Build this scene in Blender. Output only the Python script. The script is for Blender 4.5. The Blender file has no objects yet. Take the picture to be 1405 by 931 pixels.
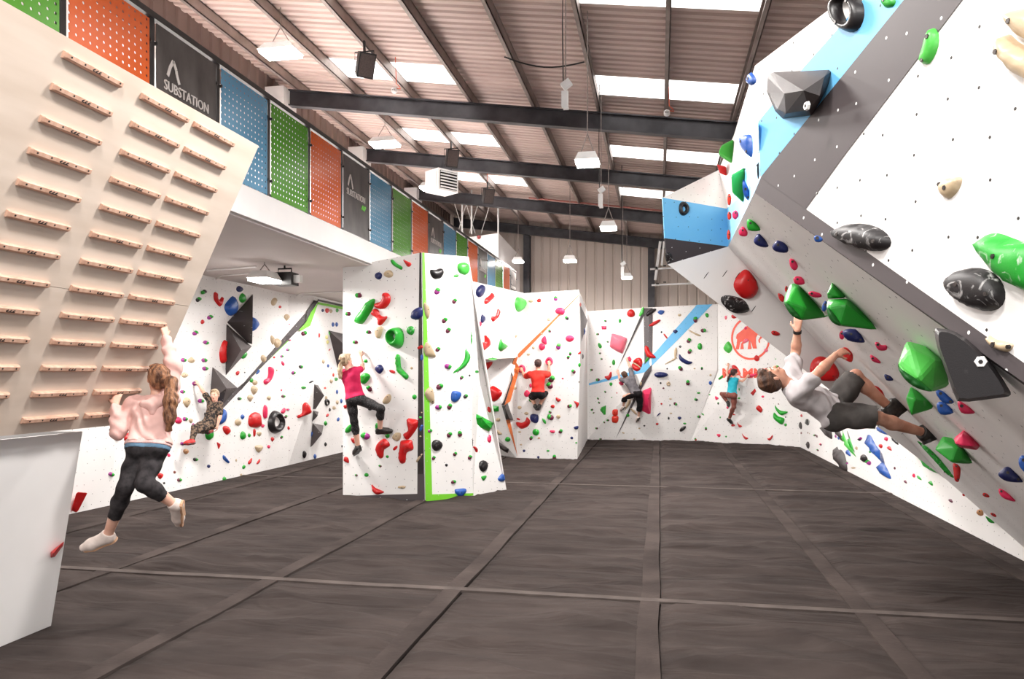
import bpy, bmesh, math, random
import numpy as np
from mathutils import Vector, Matrix, noise
from mathutils.geometry import delaunay_2d_cdt
random.seed(7)
SC = bpy.context.scene
COL = SC.collection

# ------------------------------------------------------------------ camera
F_PX, W_PX, H_PX = 1050.0, 1405.0, 931.0
YAW = math.atan(202.5 / F_PX)          # the room axis (+Y) lies right of the picture centre
HORIZON = 512.0
EYE = Vector((0, 0, 2.0))
cam_data = bpy.data.cameras.new('camera')
cam_data.sensor_width = 36
cam_data.lens = F_PX * 36 / W_PX
cam_data.shift_y = (HORIZON - H_PX / 2) / W_PX
cam_data.clip_start = 0.05
cam = bpy.data.objects.new('camera', cam_data)
cam.location = EYE
cam.rotation_euler = (math.pi / 2, 0, YAW)
COL.objects.link(cam)
SC.camera = cam

# ------------------------------------------------------------------ view, world, lights
SC.view_settings.view_transform = 'Standard'
SC.view_settings.look = 'None'
SC.view_settings.gamma = 1
SC.view_settings.use_curve_mapping = False
SC.view_settings.exposure = 0.0
wd = bpy.data.worlds.new('world')
SC.world = wd
wd.use_nodes = True
wd.node_tree.nodes['Background'].inputs[0].default_value = (1.0, 0.97, 0.95, 1)
wd.node_tree.nodes['Background'].inputs[1].default_value = 0.9     # added ambient fill, enters where the hall behind is left unbuilt

def area_light(loc, size, power, rot=(0, 0, 0), color=(1, 0.96, 0.92)):
    l = bpy.data.lights.new('lamp_light', 'AREA')
    l.shape = 'SQUARE'; l.size = size; l.energy = power; l.color = color
    o = bpy.data.objects.new('lamp_light', l)
    o.location = loc; o.rotation_euler = rot
    COL.objects.link(o)
    return o

# high bay lamps of the hall: those in view are built further down, these hang behind and beside the camera
for lx, ly, lz, pw in ((-3.2, -1.5, 5.8, 330), (0.2, -1.2, 5.8, 260), (-1.4, 5.6, 5.4, 300), (-5.9, 7.0, 6.6, 240), (-1.4, 1.8, 5.6, 220)):
    area_light((lx, ly, lz), 0.6, pw)

# ------------------------------------------------------------------ pixel <-> room helpers (all at the photograph's 1405 x 931)
_s, _c = math.sin(YAW), math.cos(YAW)
def ray(px, py):
    u = px - W_PX / 2
    return Vector((-F_PX * _s + u * _c, F_PX * _c + u * _s, HORIZON - py))
def pz(px, py, z):
    d = ray(px, py); return EYE + d * ((z - EYE.z) / d.z)
def pY(px, py, y):
    d = ray(px, py); return EYE + d * (y / d.y)
def pX(px, py, x):
    d = ray(px, py); return EYE + d * (x / d.x)
def pPl(px, py, p0, n):
    d = ray(px, py); return EYE + d * ((p0 - EYE).dot(n) / d.dot(n))
def proj(p):
    q = Vector(p) - EYE
    x = q.x * _c + q.y * _s; y = -q.x * _s + q.y * _c
    return (W_PX / 2 + F_PX * x / y, HORIZON - F_PX * q.z / y)

# ------------------------------------------------------------------ materials
MATS = {}
def srgb(r, g, b):
    f = lambda v: (v / 255 / 12.92) if v / 255 <= 0.04045 else ((v / 255 + 0.055) / 1.055) ** 2.4
    return (f(r), f(g), f(b), 1)
def new_mat(name, col, rough=0.5, metal=0.0, spec=0.5):
    m = bpy.data.materials.new(name); m.use_nodes = True
    b = m.node_tree.nodes['Principled BSDF']
    b.inputs['Base Color'].default_value = col
    b.inputs['Roughness'].default_value = rough
    b.inputs['Metallic'].default_value = metal
    b.inputs['Specular IOR Level'].default_value = spec
    MATS[name] = m
    return m
def nodes(m):
    nt = m.node_tree
    return nt, nt.nodes, nt.links, nt.nodes['Principled BSDF']
def mottled(name, c1, c2, scale=6, rough=0.5, bump=0.0, bscale=60, detail=4, coords='Object', lo=0.35, hi=0.65, stretch=(1, 1, 1), metal=0.0, spec=0.5, bdist=0.01):
    m = new_mat(name, c1, rough, metal, spec)
    nt, N, L, b = nodes(m)
    tc = N.new('ShaderNodeTexCoord'); mp = N.new('ShaderNodeMapping'); mp.inputs['Scale'].default_value = stretch
    L.new(tc.outputs[coords], mp.inputs[0])
    nz = N.new('ShaderNodeTexNoise'); nz.inputs['Scale'].default_value = scale; nz.inputs['Detail'].default_value = detail
    L.new(mp.outputs[0], nz.inputs['Vector'])
    cr = N.new('ShaderNodeValToRGB'); cr.color_ramp.elements[0].position = lo; cr.color_ramp.elements[1].position = hi
    cr.color_ramp.elements[0].color = c1; cr.color_ramp.elements[1].color = c2
    L.new(nz.outputs['Fac'], cr.inputs[0]); L.new(cr.outputs[0], b.inputs['Base Color'])
    if bump:
        n2 = N.new('ShaderNodeTexNoise'); n2.inputs['Scale'].default_value = bscale; n2.inputs['Detail'].default_value = 3
        L.new(mp.outputs[0], n2.inputs['Vector'])
        bp = N.new('ShaderNodeBump'); bp.inputs['Strength'].default_value = bump; bp.inputs['Distance'].default_value = bdist
        L.new(n2.outputs['Fac'], bp.inputs['Height']); L.new(bp.outputs[0], b.inputs['Normal'])
    return m
def board_mat(name, c1, c2, dot, rough=0.55, pitch=0.158, radius=0.0056, scale=1.2):
    """painted plywood with a jittered grid of dark threaded holes, UV in metres"""
    m = mottled(name, c1, c2, scale=scale, rough=rough, coords='UV', detail=6, lo=0.35, hi=0.75)
    nt, N, L, b = nodes(m)
    uv = N.new('ShaderNodeTexCoord')
    v = N.new('ShaderNodeTexVoronoi'); v.voronoi_dimensions = '2D'; v.inputs['Scale'].default_value = 1 / pitch; v.inputs['Randomness'].default_value = 0.42
    L.new(uv.outputs['UV'], v.inputs['Vector'])
    lt = N.new('ShaderNodeMath'); lt.operation = 'LESS_THAN'; lt.inputs[1].default_value = radius / pitch
    L.new(v.outputs['Distance'], lt.inputs[0])
    mx = N.new('ShaderNodeMix'); mx.data_type = 'RGBA'; mx.inputs[7].default_value = dot
    src = b.inputs['Base Color'].links[0].from_socket
    L.new(src, mx.inputs[6]); L.new(lt.outputs[0], mx.inputs[0]); L.new(mx.outputs[2], b.inputs['Base Color'])
    return m
DK = srgb(38, 32, 30)
WHITE = board_mat('white_board', (0.80, 0.78, 0.765, 1), (0.87, 0.85, 0.84, 1), DK)
OVERH = board_mat('smudged_white_board', (0.80, 0.775, 0.765, 1), (0.90, 0.88, 0.87, 1), DK, scale=0.9)
SKY = board_mat('sky_blue_board', srgb(100, 178, 226), srgb(118, 190, 234), DK)
SLATE = board_mat('slate_board', srgb(70, 63, 65), srgb(80, 73, 75), (0.7, 0.7, 0.7, 1), radius=0.006)
DARKV = board_mat('dark_volume', srgb(62, 54, 54), srgb(88, 80, 80), (0.6, 0.6, 0.6, 1), pitch=.15, radius=0.005)
LIME = board_mat('lime_board', srgb(112, 196, 40), srgb(122, 204, 52), (0.7, 0.7, 0.7, 1), radius=0.005)
ORNG = mottled('orange_paint', srgb(206, 104, 50), srgb(216, 118, 62), 4, .5)
BLKP = mottled('black_paint', srgb(34, 28, 28), srgb(48, 40, 40), 8, .4)
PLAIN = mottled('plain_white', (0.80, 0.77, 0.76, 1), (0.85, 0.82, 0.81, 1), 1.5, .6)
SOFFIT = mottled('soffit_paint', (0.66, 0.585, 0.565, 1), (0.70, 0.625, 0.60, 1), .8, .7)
STEEL = mottled('dark_steel', srgb(44, 42, 46), srgb(66, 64, 68), 3, .45, metal=.2)
PURL = mottled('galvanised', srgb(126, 112, 106), srgb(150, 136, 130), 3, .45, metal=.3)
BLACK = mottled('black_metal', srgb(26, 22, 22), srgb(36, 32, 32), 12, .4)
WPLAS = mottled('white_plastic', (0.78, 0.77, 0.76, 1), (0.84, 0.83, 0.82, 1), 8, .35)
SHEET = mottled('roof_sheet', srgb(186, 164, 156), srgb(204, 182, 174), 1.0, .5, stretch=(.3, 3, 1), detail=5)
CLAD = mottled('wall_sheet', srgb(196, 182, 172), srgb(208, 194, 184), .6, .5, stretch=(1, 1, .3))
CLADD = mottled('dim_wall_sheet', srgb(112, 92, 86), srgb(126, 106, 98), .6, .6, stretch=(1, 1, .3))  # shade of the upper side walls mixed into the sheet colour

# ------------------------------------------------------------------ object helpers
ORG = {}
def tag(o, label=None, cat=None, group=None, kind=None):
    if label: o['label'] = label
    if cat: o['category'] = cat
    if group: o['group'] = group
    if kind: o['kind'] = kind
    return o
def empty(name, loc, label=None, cat=None, group=None, kind=None, parent=None):
    o = bpy.data.objects.new(name, None); COL.objects.link(o)
    loc = Vector(loc)
    o.empty_display_size = 0.1
    if parent is not None:
        o.parent = parent; o.location = loc - ORG[parent.name]
    else:
        o.location = loc
    ORG[o.name] = loc
    return tag(o, label, cat, group, kind)
def add(name, V, F, mat, parent=None, origin=None, smooth=False, uv=None, mats=None, fm=None):
    """one mesh object from world-space vertices"""
    V = [Vector(v) for v in V]
    if origin is None:
        if parent is not None: origin = ORG[parent.name]
        else:
            origin = Vector((sum(v.x for v in V), sum(v.y for v in V), sum(v.z for v in V))) / len(V)
            origin.z = min(v.z for v in V)
    origin = Vector(origin)
    me = bpy.data.meshes.new(name)
    me.from_pydata([v - origin for v in V], [], [tuple(f) for f in F])
    for m in (mats or [mat]): me.materials.append(m)
    if fm: me.polygons.foreach_set('material_index', fm)
    if smooth: me.polygons.foreach_set('use_smooth', [True] * len(me.polygons))
    if uv is not None:
        lay = me.uv_layers.new(name='UVMap')
        li = np.empty(len(me.loops), dtype=np.int32); me.loops.foreach_get('vertex_index', li)
        lay.data.foreach_set('uv', np.array(uv, dtype=np.float32)[li].ravel())
    me.update()
    o = bpy.data.objects.new(name, me); COL.objects.link(o)
    if parent is not None:
        o.parent = parent; o.location = origin - ORG[parent.name]
    else:
        o.location = origin
    ORG[o.name] = origin
    return o
class MB:
    """collects simple solids, builds one mesh"""
    def __init__(s): s.V = []; s.F = []
    def _a(s, vs, fs):
        n = len(s.V); s.V += [Vector(v) for v in vs]; s.F += [tuple(i + n for i in f) for f in fs]; return s
    def box(s, a, b):
        x0, y0, z0 = a; x1, y1, z1 = b
        return s._a([(x0,y0,z0),(x1,y0,z0),(x1,y1,z0),(x0,y1,z0),(x0,y0,z1),(x1,y0,z1),(x1,y1,z1),(x0,y1,z1)],
                    [(0,3,2,1),(4,5,6,7),(0,1,5,4),(1,2,6,5),(2,3,7,6),(3,0,4,7)])
    def bar(s, a, b, w, h=None, up=(0, 0, 1)):
        h = h or w; a = Vector(a); b = Vector(b); d = (b - a).normalized()
        x = d.cross(Vector(up))
        if x.length < 1e-3: x = d.cross(Vector((1, 0, 0)))
        x.normalize(); y = x.cross(d)
        q = [(-1,-1),(1,-1),(1,1),(-1,1)]
        vs = [a + x*i*w/2 + y*j*h/2 for i, j in q] + [b + x*i*w/2 + y*j*h/2 for i, j in q]
        return s._a(vs, [(0,1,2,3),(7,6,5,4),(0,4,5,1),(1,5,6,2),(2,6,7,3),(3,7,4,0)])
    def tube(s, pts, r, n=6, cap=True):
        pts = [Vector(p) for p in pts]; rs = r if isinstance(r, (list, tuple)) else [r] * len(pts)
        vs = []; fs = []
        for i, p in enumerate(pts):
            d = (pts[min(i+1, len(pts)-1)] - pts[max(i-1, 0)]).normalized()
            x = d.cross(Vector((0, 0, 1)))
            if x.length < 1e-3: x = d.cross(Vector((1, 0, 0)))
            x.normalize(); y = x.cross(d)
            vs += [p + (x*math.cos(2*math.pi*k/n) + y*math.sin(2*math.pi*k/n)) * rs[i] for k in range(n)]
        for i in range(len(pts)-1):
            for k in range(n):
                fs.append((i*n+k, i*n+(k+1)%n, (i+1)*n+(k+1)%n, (i+1)*n+k))
        if cap:
            fs.append(tuple(range(n))[::-1]); fs.append(tuple((len(pts)-1)*n+k for k in range(n)))
        return s._a(vs, fs)
    def build(s, name, mat, parent=None, origin=None, smooth=False, **k):
        return add(name, s.V, s.F, mat, parent, origin, smooth, **k)
def plane_axes(n):
    n = n.normalized()
    u = Vector((0, 0, 1)).cross(n)
    if u.length < 1e-3: u = Vector((1, 0, 0))
    u.normalize(); v = n.cross(u)
    return u, v
def slab(name, pts, mat, parent=None, th=0.018, uvs=True, face=None, **k):
    """planar board: polygon facing the viewer side, th thick towards the back"""
    P = [Vector(p) for p in pts]
    n = Vector((0, 0, 0))
    for i in range(len(P)):
        a, b = P[i], P[(i+1) % len(P)]
        n += a.cross(b)
    n.normalize()
    ref = Vector(face) if face is not None else (EYE - P[0])
    rev = n.dot(ref) < 0
    if rev: n = -n; P = P[::-1]
    m = len(P)
    u, v = plane_axes(n)
    V = P + [p - n*th for p in P]
    if max(abs((p-P[0]).dot(n)) for p in P) > .002:      # folded board: keep the same triangles that holds are placed on
        F = [(0, i, i+1) for i in range(1, m-1)] + [(m, m+i+1, m+i) for i in range(1, m-1)] if not rev else [(m-1, i, i+1) for i in range(0, m-2)] + [(2*m-1, m+i+1, m+i) for i in range(0, m-2)]
    else:
        F = [tuple(range(m)), tuple(range(2*m-1, m-1, -1))]
    F += [(i, m+i, m+(i+1)%m, (i+1)%m) for i in range(m)]
    UV = [(p.dot(u), p.dot(v)) for p in V]
    o = add(name, V, F, mat, parent, uv=UV, **k)
    return o
# climbing surfaces that holds are bolted to
FAC = {}
def facet(wall, pts, mat, parent, th=0.018, name='climbing_panel', **k):
    o = slab(name, pts, mat, parent, th, **k)
    P = [Vector(p) for p in pts]
    n = (P[1]-P[0]).cross(P[2]-P[0]).normalized()
    if n.dot(EYE - P[0]) < 0: n = -n
    for i in range(1, len(P)-1):
        t = (P[0], P[i], P[i+1])
        nn = (t[1]-t[0]).cross(t[2]-t[0])
        if nn.length < 1e-9: continue
        nn.normalize()
        if nn.dot(EYE - t[0]) < 0: nn = -nn
        FAC.setdefault(wall, []).append((t, nn))
    return o
def hit(px, py, wall):
    """first board of this wall that the sight line through a pixel meets -> (point, normal)"""
    d = ray(px, py); best = None; near = None
    for (a, b, c), n in FAC[wall]:
        dn = d.dot(n)
        if dn > -1e-6: continue
        t = (a - EYE).dot(n) / dn
        if t <= 0: continue
        p = EYE + d*t
        ins = all(((q2-q1).cross(p-q1)).dot((b-a).cross(c-a)) >= -1e-6 for q1, q2 in ((a,b),(b,c),(c,a)))
        if ins:
            if best is None or t < best[0]: best = (t, p, n)
        else:
            m = (a+b+c)/3; pc = proj(m); dd = (pc[0]-px)**2 + (pc[1]-py)**2
            if near is None or dd < near[0]: near = (dd, p, n)
    r = best or near
    return r[1], r[2]
# ================================================================== SETTING
# ---- floor: padded matting under black carpet covers with hook-and-loop seam strips
def carpet_mat():
    m = mottled('mat_carpet', srgb(50, 43, 41), srgb(74, 65, 62), 1.7, .95, coords='Object', stretch=(.7, 1.5, 1), detail=8, spec=.15, lo=.3, hi=.72)
    nt, N, L, b = nodes(m)
    tc = N.new('ShaderNodeTexCoord')
    n1 = N.new('ShaderNodeTexNoise'); n1.inputs['Scale'].default_value = 260; n1.inputs['Detail'].default_value = 2
    L.new(tc.outputs['Object'], n1.inputs['Vector'])
    mp = N.new('ShaderNodeMapping'); mp.inputs['Scale'].default_value = (.55, 2.0, 1)
    L.new(tc.outputs['Object'], mp.inputs[0])
    n2 = N.new('ShaderNodeTexNoise'); n2.inputs['Scale'].default_value = 1.5; n2.inputs['Detail'].default_value = 2.6; n2.inputs['Distortion'].default_value = 1.2
    L.new(mp.outputs[0], n2.inputs['Vector'])
    ma = N.new('ShaderNodeMath'); ma.operation = 'MULTIPLY_ADD'; ma.inputs[1].default_value = .05
    L.new(n1.outputs['Fac'], ma.inputs[0]); L.new(n2.outputs['Fac'], ma.inputs[2])
    bp = N.new('ShaderNodeBump'); bp.inputs['Strength'].default_value = .6; bp.inputs['Distance'].default_value = .3
    L.new(ma.outputs[0], bp.inputs['Height']); L.new(bp.outputs[0], b.inputs['Normal'])
    return m
CARPET = carpet_mat()
STRIPM = mottled('lap_strip', srgb(52, 45, 43), srgb(74, 65, 62), 1.7, .95, bump=.5, bscale=30, spec=.1, detail=8)
SEAM = mottled('seam_strip', srgb(72, 64, 61), srgb(92, 83, 79), 3, .9, bump=.3, bscale=200, spec=.15)
floor = slab('floor', [(-9, -4, -.03), (6.5, -4, -.03), (6.5, 29, -.03), (-9, 29, -.03)], CARPET, th=.3, face=(0, 0, 1))
tag(floor, kind='structure')
SX = [-9.0, -7.27, -5.42, -3.6, -1.78, 0.0, 1.76, 3.6, 6.4]
SY = [-4.0, 0.0, 6.85, 13.7, 20.6, 28.8]
def mat_cover(x0, x1, y0, y1):
    nx = 14; ny = max(8, int((y1-y0)/.06)); g = .012
    V = []; UVs = []
    for j in range(ny+1):
        y = y0+g + (y1-y0-2*g)*j/ny
        for i in range(nx+1):
            x = x0+g + (x1-x0-2*g)*i/nx
            yy = y + .25*noise.noise(Vector((x*.7, y*.5, 11)))
            w = noise.noise(Vector((x*.45, yy*1.7, 0)))*.026 + noise.noise(Vector((x*.8+9, yy*4.2, 3)))*.010
            w += .045*max(0, 1-abs(noise.noise(Vector((x*.30+3, yy*1.1, 7))))*7)**2 + .032*max(0, 1-abs(noise.noise(Vector((x*.4+13, yy*2.3, 17))))*7)**2
            e = min(1, (x1-x-.16)/.14, (x-x0)/.08, (min(y-y0, y1-y)-.05)/.15)
            e *= min(1, max(0, abs(x-3.82)-.05)/.5) * (min(1, max(0, abs(x+4.74)-.05)/.4) if y < 5.8 else 1) * min(1, max(0, x+7.75)/.5)
            V.append((x, y, w*max(0, e) - .004*(1-max(0, e))))
    F = [(j*(nx+1)+i, j*(nx+1)+i+1, (j+1)*(nx+1)+i+1, (j+1)*(nx+1)+i) for j in range(ny) for i in range(nx)]
    # skirt down into the joint
    ring = [i for i in range(nx+1)] + [j*(nx+1)+nx for j in range(1, ny+1)] + [ny*(nx+1)+i for i in range(nx-1, -1, -1)] + [j*(nx+1) for j in range(ny-1, 0, -1)]
    n0 = len(V)
    V += [(V[i][0], V[i][1], -.03) for i in ring]
    m = len(ring)
    F += [(ring[k], n0+k, n0+(k+1) % m, ring[(k+1) % m]) for k in range(m)]
    add('mat_cover', V, F, CARPET, floor, smooth=True)
for i in range(len(SX)-1):
    for j in range(len(SY)-1):
        if SY[j+1] <= 0 and not -6 < SX[i] < 4: continue
        mat_cover(SX[i], SX[i+1], SY[j], SY[j+1])
def strip(a, b, w, mat=None, hh=.012):
    a = Vector(a); b = Vector(b); d = (b-a); n = max(2, int(d.length/.35)); d.normalize(); s = Vector((-d.y, d.x, 0))*w/2
    V = []; F = []
    for i in range(n+1):
        p = a.lerp(b, i/n); jx = s.normalized()*noise.noise(p*0.9)*.02
        h = hh + .003*noise.noise(p*2.2)
        V += [p-s+jx+Vector((0,0,-.012)), p-s*.97+jx+Vector((0,0,h)), p+s*.97+jx+Vector((0,0,h)), p+s+jx+Vector((0,0,-.012))]
        if i:
            o = (i-1)*4
            F += [(o, o+4, o+5, o+1), (o+1, o+5, o+6, o+2), (o+2, o+6, o+7, o+3)]
    add('seam_strip', V, F, mat or SEAM, floor)
for x in SX[1:-1]:
    strip((x-.085, -.5, 0), (x-.085, 28, 0), .17, STRIPM, .010)
for y in SY[2:-1]:
    strip((-8.6, y, 0), (4.2 if y > 9 else 3.7, y, 0), .10)

# ---- roof: pitched steel frames, purlins, profiled sheet, rooflights
ROOF_S = -0.138
def beam_z(x): return 2 + 4.55 + ROOF_S*x        # underside of the rafters
FY = [6.0, 10.5, 14.9, 19.2, 23.7, 28.4]
ceiling = empty('ceiling', (0, 12, 6.9), kind='structure')
def rafter(y):
    x0, x1 = -7.75, 6.4; b = MB()
    for x, xx in ((x0, x1),):
        za, zb = beam_z(x), beam_z(xx)
        def pl(h0, h1, w):
            b._a([(x, y-w, za+h0), (xx, y-w, zb+h0), (xx, y+w, zb+h0), (x, y+w, za+h0), (x, y-w, za+h1), (xx, y-w, zb+h1), (xx, y+w, zb+h1), (x, y+w, za+h1)],
                 [(0,3,2,1),(4,5,6,7),(0,1,5,4),(1,2,6,5),(2,3,7,6),(3,0,4,7)])
        pl(0, .025, .085); pl(.025, .315, .012); pl(.315, .34, .085)
    return b.build('roof_beam', STEEL, ceiling)
for y in FY[2:]: rafter(y)
PX = [-7.45, -6.17, -4.95, -3.7, -2.43, -1.15, .12, 1.36, 2.6, 3.85, 5.1]
YA, YB = 3.0, 29.0
for x in PX:
    z = beam_z(x) + .345; b = MB()
    b.box((x-.035, YA, z), (x+.035, YB, z+.014)); b.box((x+.021, YA, z), (x+.035, YB, z+.2)); b.box((x-.035, YA, z+.186), (x+.035, YB, z+.2))
    b.build('purlin', PURL, ceiling)
    b = MB(); b.box((x-.036, YA, z-.001), (x-.030, YB, z+.03)); b.build('purlin_lip', PURL, ceiling)
SKY_Y = [(9.45, 10.87), (13.55, 14.5), (17.75, 18.7), (21.8, 22.8), (25.6, 26.5)]
SKY_X = [(-6.17, -3.7), (-1.15, 1.36)]
def sheet_z(x): return beam_z(x) + .56
GLOWSKY = new_mat('rooflight', (.9, .9, .9, 1), .4)
nt, N, L, b_ = nodes(GLOWSKY)
b_.inputs['Emission Color'].default_value = (1, .98, .95, 1); b_.inputs['Emission Strength'].default_value = 2.2
def roof_sheet(x0, x1, y0, y1, mat, name, pitch=.2):
    """trapezoid profiled sheet, ribs running down the roof slope"""
    prof = [(0, 0), (.5, 0), (.62, .035), (.88, .035), (1, 0)]
    ys = []; y = y0
    while y < y1 - 1e-6:
        for f, h in prof[:-1]:
            if y + f*pitch <= y1: ys.append((y + f*pitch, h))
        y += pitch
    ys.append((y1, 0))
    V = []; F = []
    for yy, h in ys: V += [(x0, yy, sheet_z(x0)+h), (x1, yy, sheet_z(x1)+h)]
    for i in range(len(ys)-1): F.append((2*i, 2*i+2, 2*i+3, 2*i+1))
    return add(name, V, F, mat, ceiling)
xe = [-8.3] + PX[1:-1] + [6.6]
for i in range(len(xe)-1):
    x0, x1 = xe[i], xe[i+1]
    lit = any(a <= (x0+x1)/2 <= b for a, b in SKY_X)
    y = YA
    if lit:
        for a, b in SKY_Y:
            roof_sheet(x0, x1, y, a, SHEET, 'roof_panel')
            o = roof_sheet(x0, x1, a, b, GLOWSKY, 'rooflight')
            y = b
    roof_sheet(x0, x1, y, YB, SHEET, 'roof_panel')
# outer skin so that no sky shows through the joints
slab('roof_deck', [(-8.4, 3, sheet_z(-8.4)+.09), (6.7, 3, sheet_z(6.7)+.09), (6.7, 29, sheet_z(6.7)+.09), (-8.4, 29, sheet_z(-8.4)+.09)], SHEET, ceiling, th=.05, face=(0, 0, -1))

# ---- end wall in vertical profiled sheet, side walls
def clad_wall(name, p0, p1, z0, ztop, mat, pitch=.33, depth=.035, sgn=1, kind='structure'):
    p0 = Vector(p0); p1 = Vector(p1); L_ = (p1-p0).length; d = (p1-p0).normalized(); n = Vector((-d.y, d.x, 0))*sgn
    V = []; F = []; k = 0; s = 0
    pts = []
    while s < L_:
        for f, h in ((0, 0), (.72, 0), (.8, depth), (.92, depth)):
            if s+f*pitch < L_: pts.append((s+f*pitch, h))
        s += pitch
    for s_, h in pts:
        p = p0 + d*s_ + n*h
        V += [(p.x, p.y, z0), (p.x, p.y, ztop(p.x))]
    for i in range(len(pts)-1): F.append((2*i, 2*i+2, 2*i+3, 2*i+1))
    o = add(name, V, F, mat); o['kind'] = kind
    return o
clad_wall('wall_back', (-8.1, 28.9, 0), (6.5, 28.9, 0), 0, lambda x: beam_z(x)+.6, CLAD, pitch=.34)
lining = slab('trim_20', [(-7.98, 2.6, 4.1), (-7.98, 28.8, 4.1), (-7.98, 28.8, 7.35), (-7.98, 2.6, 7.35)], PLAIN, th=.03, face=(1, 0, 0)); lining['kind'] = 'structure'
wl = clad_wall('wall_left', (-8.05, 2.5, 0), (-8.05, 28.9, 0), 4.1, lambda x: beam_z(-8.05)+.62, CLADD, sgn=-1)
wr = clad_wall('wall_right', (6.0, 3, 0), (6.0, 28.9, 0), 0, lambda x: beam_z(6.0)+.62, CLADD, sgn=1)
k = 0
for cx, cw in ((-4.93, .24), (-.3, .24), (4.3, .24)):
    k += 1
    b = MB(); b.box((cx-cw/2, 28.45, 0), (cx+cw/2, 28.47, beam_z(cx))); b.box((cx-.01, 28.47, 0), (cx+.01, 28.75, beam_z(cx))); b.box((cx-cw/2, 28.75, 0), (cx+cw/2, 28.77, beam_z(cx)))
    o = b.build('trim_%d' % k, STEEL); o['kind'] = 'structure'
# cased stanchions on the left side above the gallery
for y in (14.9, 19.2, 23.7):
    k += 1
    b = MB(); b.box((-8.04, y-.28, 4.1), (-7.62, y+.28, beam_z(-7.7)+.33))
    o = b.build('trim_%d' % k, PLAIN); o['kind'] = 'structure'

# ---- gallery: slab edge, soffit
gal = MB(); gal.box((-8.3, 2.6, 3.76), (-4.55, 26.5, 4.1))
g = gal.build('trim_%d' % (k+1), PLAIN); g['kind'] = 'structure'
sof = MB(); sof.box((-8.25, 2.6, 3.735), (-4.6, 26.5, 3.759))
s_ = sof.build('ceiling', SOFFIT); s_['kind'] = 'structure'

# ---- gallery balustrade: posts, rails, perforated coloured panels
def perf_mat(name, c):
    m = mottled(name, c, tuple(v*.93 for v in c[:3])+(1,), 3, .2, coords='UV')
    nt, N, L, b = nodes(m)
    uv = N.new('ShaderNodeTexCoord')
    mp = N.new('ShaderNodeMapping'); mp.inputs['Scale'].default_value = (12.8, 13.6, 1)
    L.new(uv.outputs['UV'], mp.inputs[0])
    v = N.new('ShaderNodeTexVoronoi'); v.voronoi_dimensions = '2D'; v.inputs['Scale'].default_value = 1; v.inputs['Randomness'].default_value = 0
    L.new(mp.outputs[0], v.inputs['Vector'])
    lt = N.new('ShaderNodeMath'); lt.operation = 'LESS_THAN'; lt.inputs[1].default_value = .17
    L.new(v.outputs['Distance'], lt.inputs[0])
    tr = N.new('ShaderNodeBsdfTransparent'); mx = N.new('ShaderNodeMixShader')
    out = N['Material Output']
    L.new(lt.outputs[0], mx.inputs[0]); L.new(b.outputs[0], mx.inputs[1]); L.new(tr.outputs[0], mx.inputs[2]); L.new(mx.outputs[0], out.inputs[0])
    return m
PG, PO, PB = perf_mat('perforated_green', srgb(84, 150, 44)), perf_mat('perforated_orange', srgb(214, 96, 42)), perf_mat('perforated_blue', srgb(92, 148, 182))
PK = mottled('brushed_black_panel', srgb(52, 46, 44), srgb(84, 78, 76), 2.0, .4, coords='UV', detail=10, stretch=(2, 1, 1))
LET = mottled('pale_lettering', srgb(196, 188, 184), srgb(210, 202, 198), 9, .5)
LETG = mottled('green_logo_paint', srgb(96, 190, 60), srgb(110, 200, 70), 9, .5)
rail = empty('balcony_railing', (-4.6, 14, 4.1), 'long gallery railing with black posts and coloured panels above the left climbing area', 'railing')
POST0, PITCH = 6.32, 1.0745
RX = -4.6
posts = [POST0 + PITCH*i for i in range(-3, 18)]
for y in posts:
    b = MB(); b.box((RX-.06, y-.028, 4.08), (RX-.005, y+.028, 5.30)); b.box((RX-.05, y-.05, 4.3), (RX+.015, y-.034, 4.33)); b.box((RX-.05, y+.034, 4.3), (RX+.015, y+.05, 4.33))
    b.box((RX-.05, y-.05, 5.05), (RX+.015, y-.034, 5.08)); b.box((RX-.05, y+.034, 5.05), (RX+.015, y+.05, 5.08))
    b.build('post', BLACK, rail)
b = MB(); b.bar((RX-.03, posts[0], 5.32), (RX-.03, posts[-1], 5.32), .07, .06); b.build('handrail', BLACK, rail)
b = MB(); b.bar((RX-.03, posts[0], 4.15), (RX-.03, posts[-1], 4.15), .03, .03); b.build('bottom_rail', BLACK, rail)
def text_mesh(s, size, align='CENTER', extrude=.004, bold=0):
    cu = bpy.data.curves.new('t', 'FONT'); cu.body = s; cu.size = size; cu.align_x = align; cu.extrude = extrude; cu.resolution_u = 3; cu.offset = bold
    ob = bpy.data.objects.new('t', cu); COL.objects.link(ob)
    bpy.context.view_layer.update()
    me = bpy.data.meshes.new_from_object(ob.evaluated_get(bpy.context.evaluated_depsgraph_get()))
    V = [v.co.copy() for v in me.vertices]; F = [tuple(p.vertices) for p in me.polygons]
    bpy.data.objects.remove(ob); bpy.data.curves.remove(cu); bpy.data.meshes.remove(me)
    return V, F
TV, TF = text_mesh('SUBSTATION', .135)
cyc = {0: (PG, 'green perforated panel'), 1: (PO, 'orange perforated panel'), 2: (PK, 'black panel with cut lettering'), 3: (PB, 'blue perforated panel')}
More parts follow.
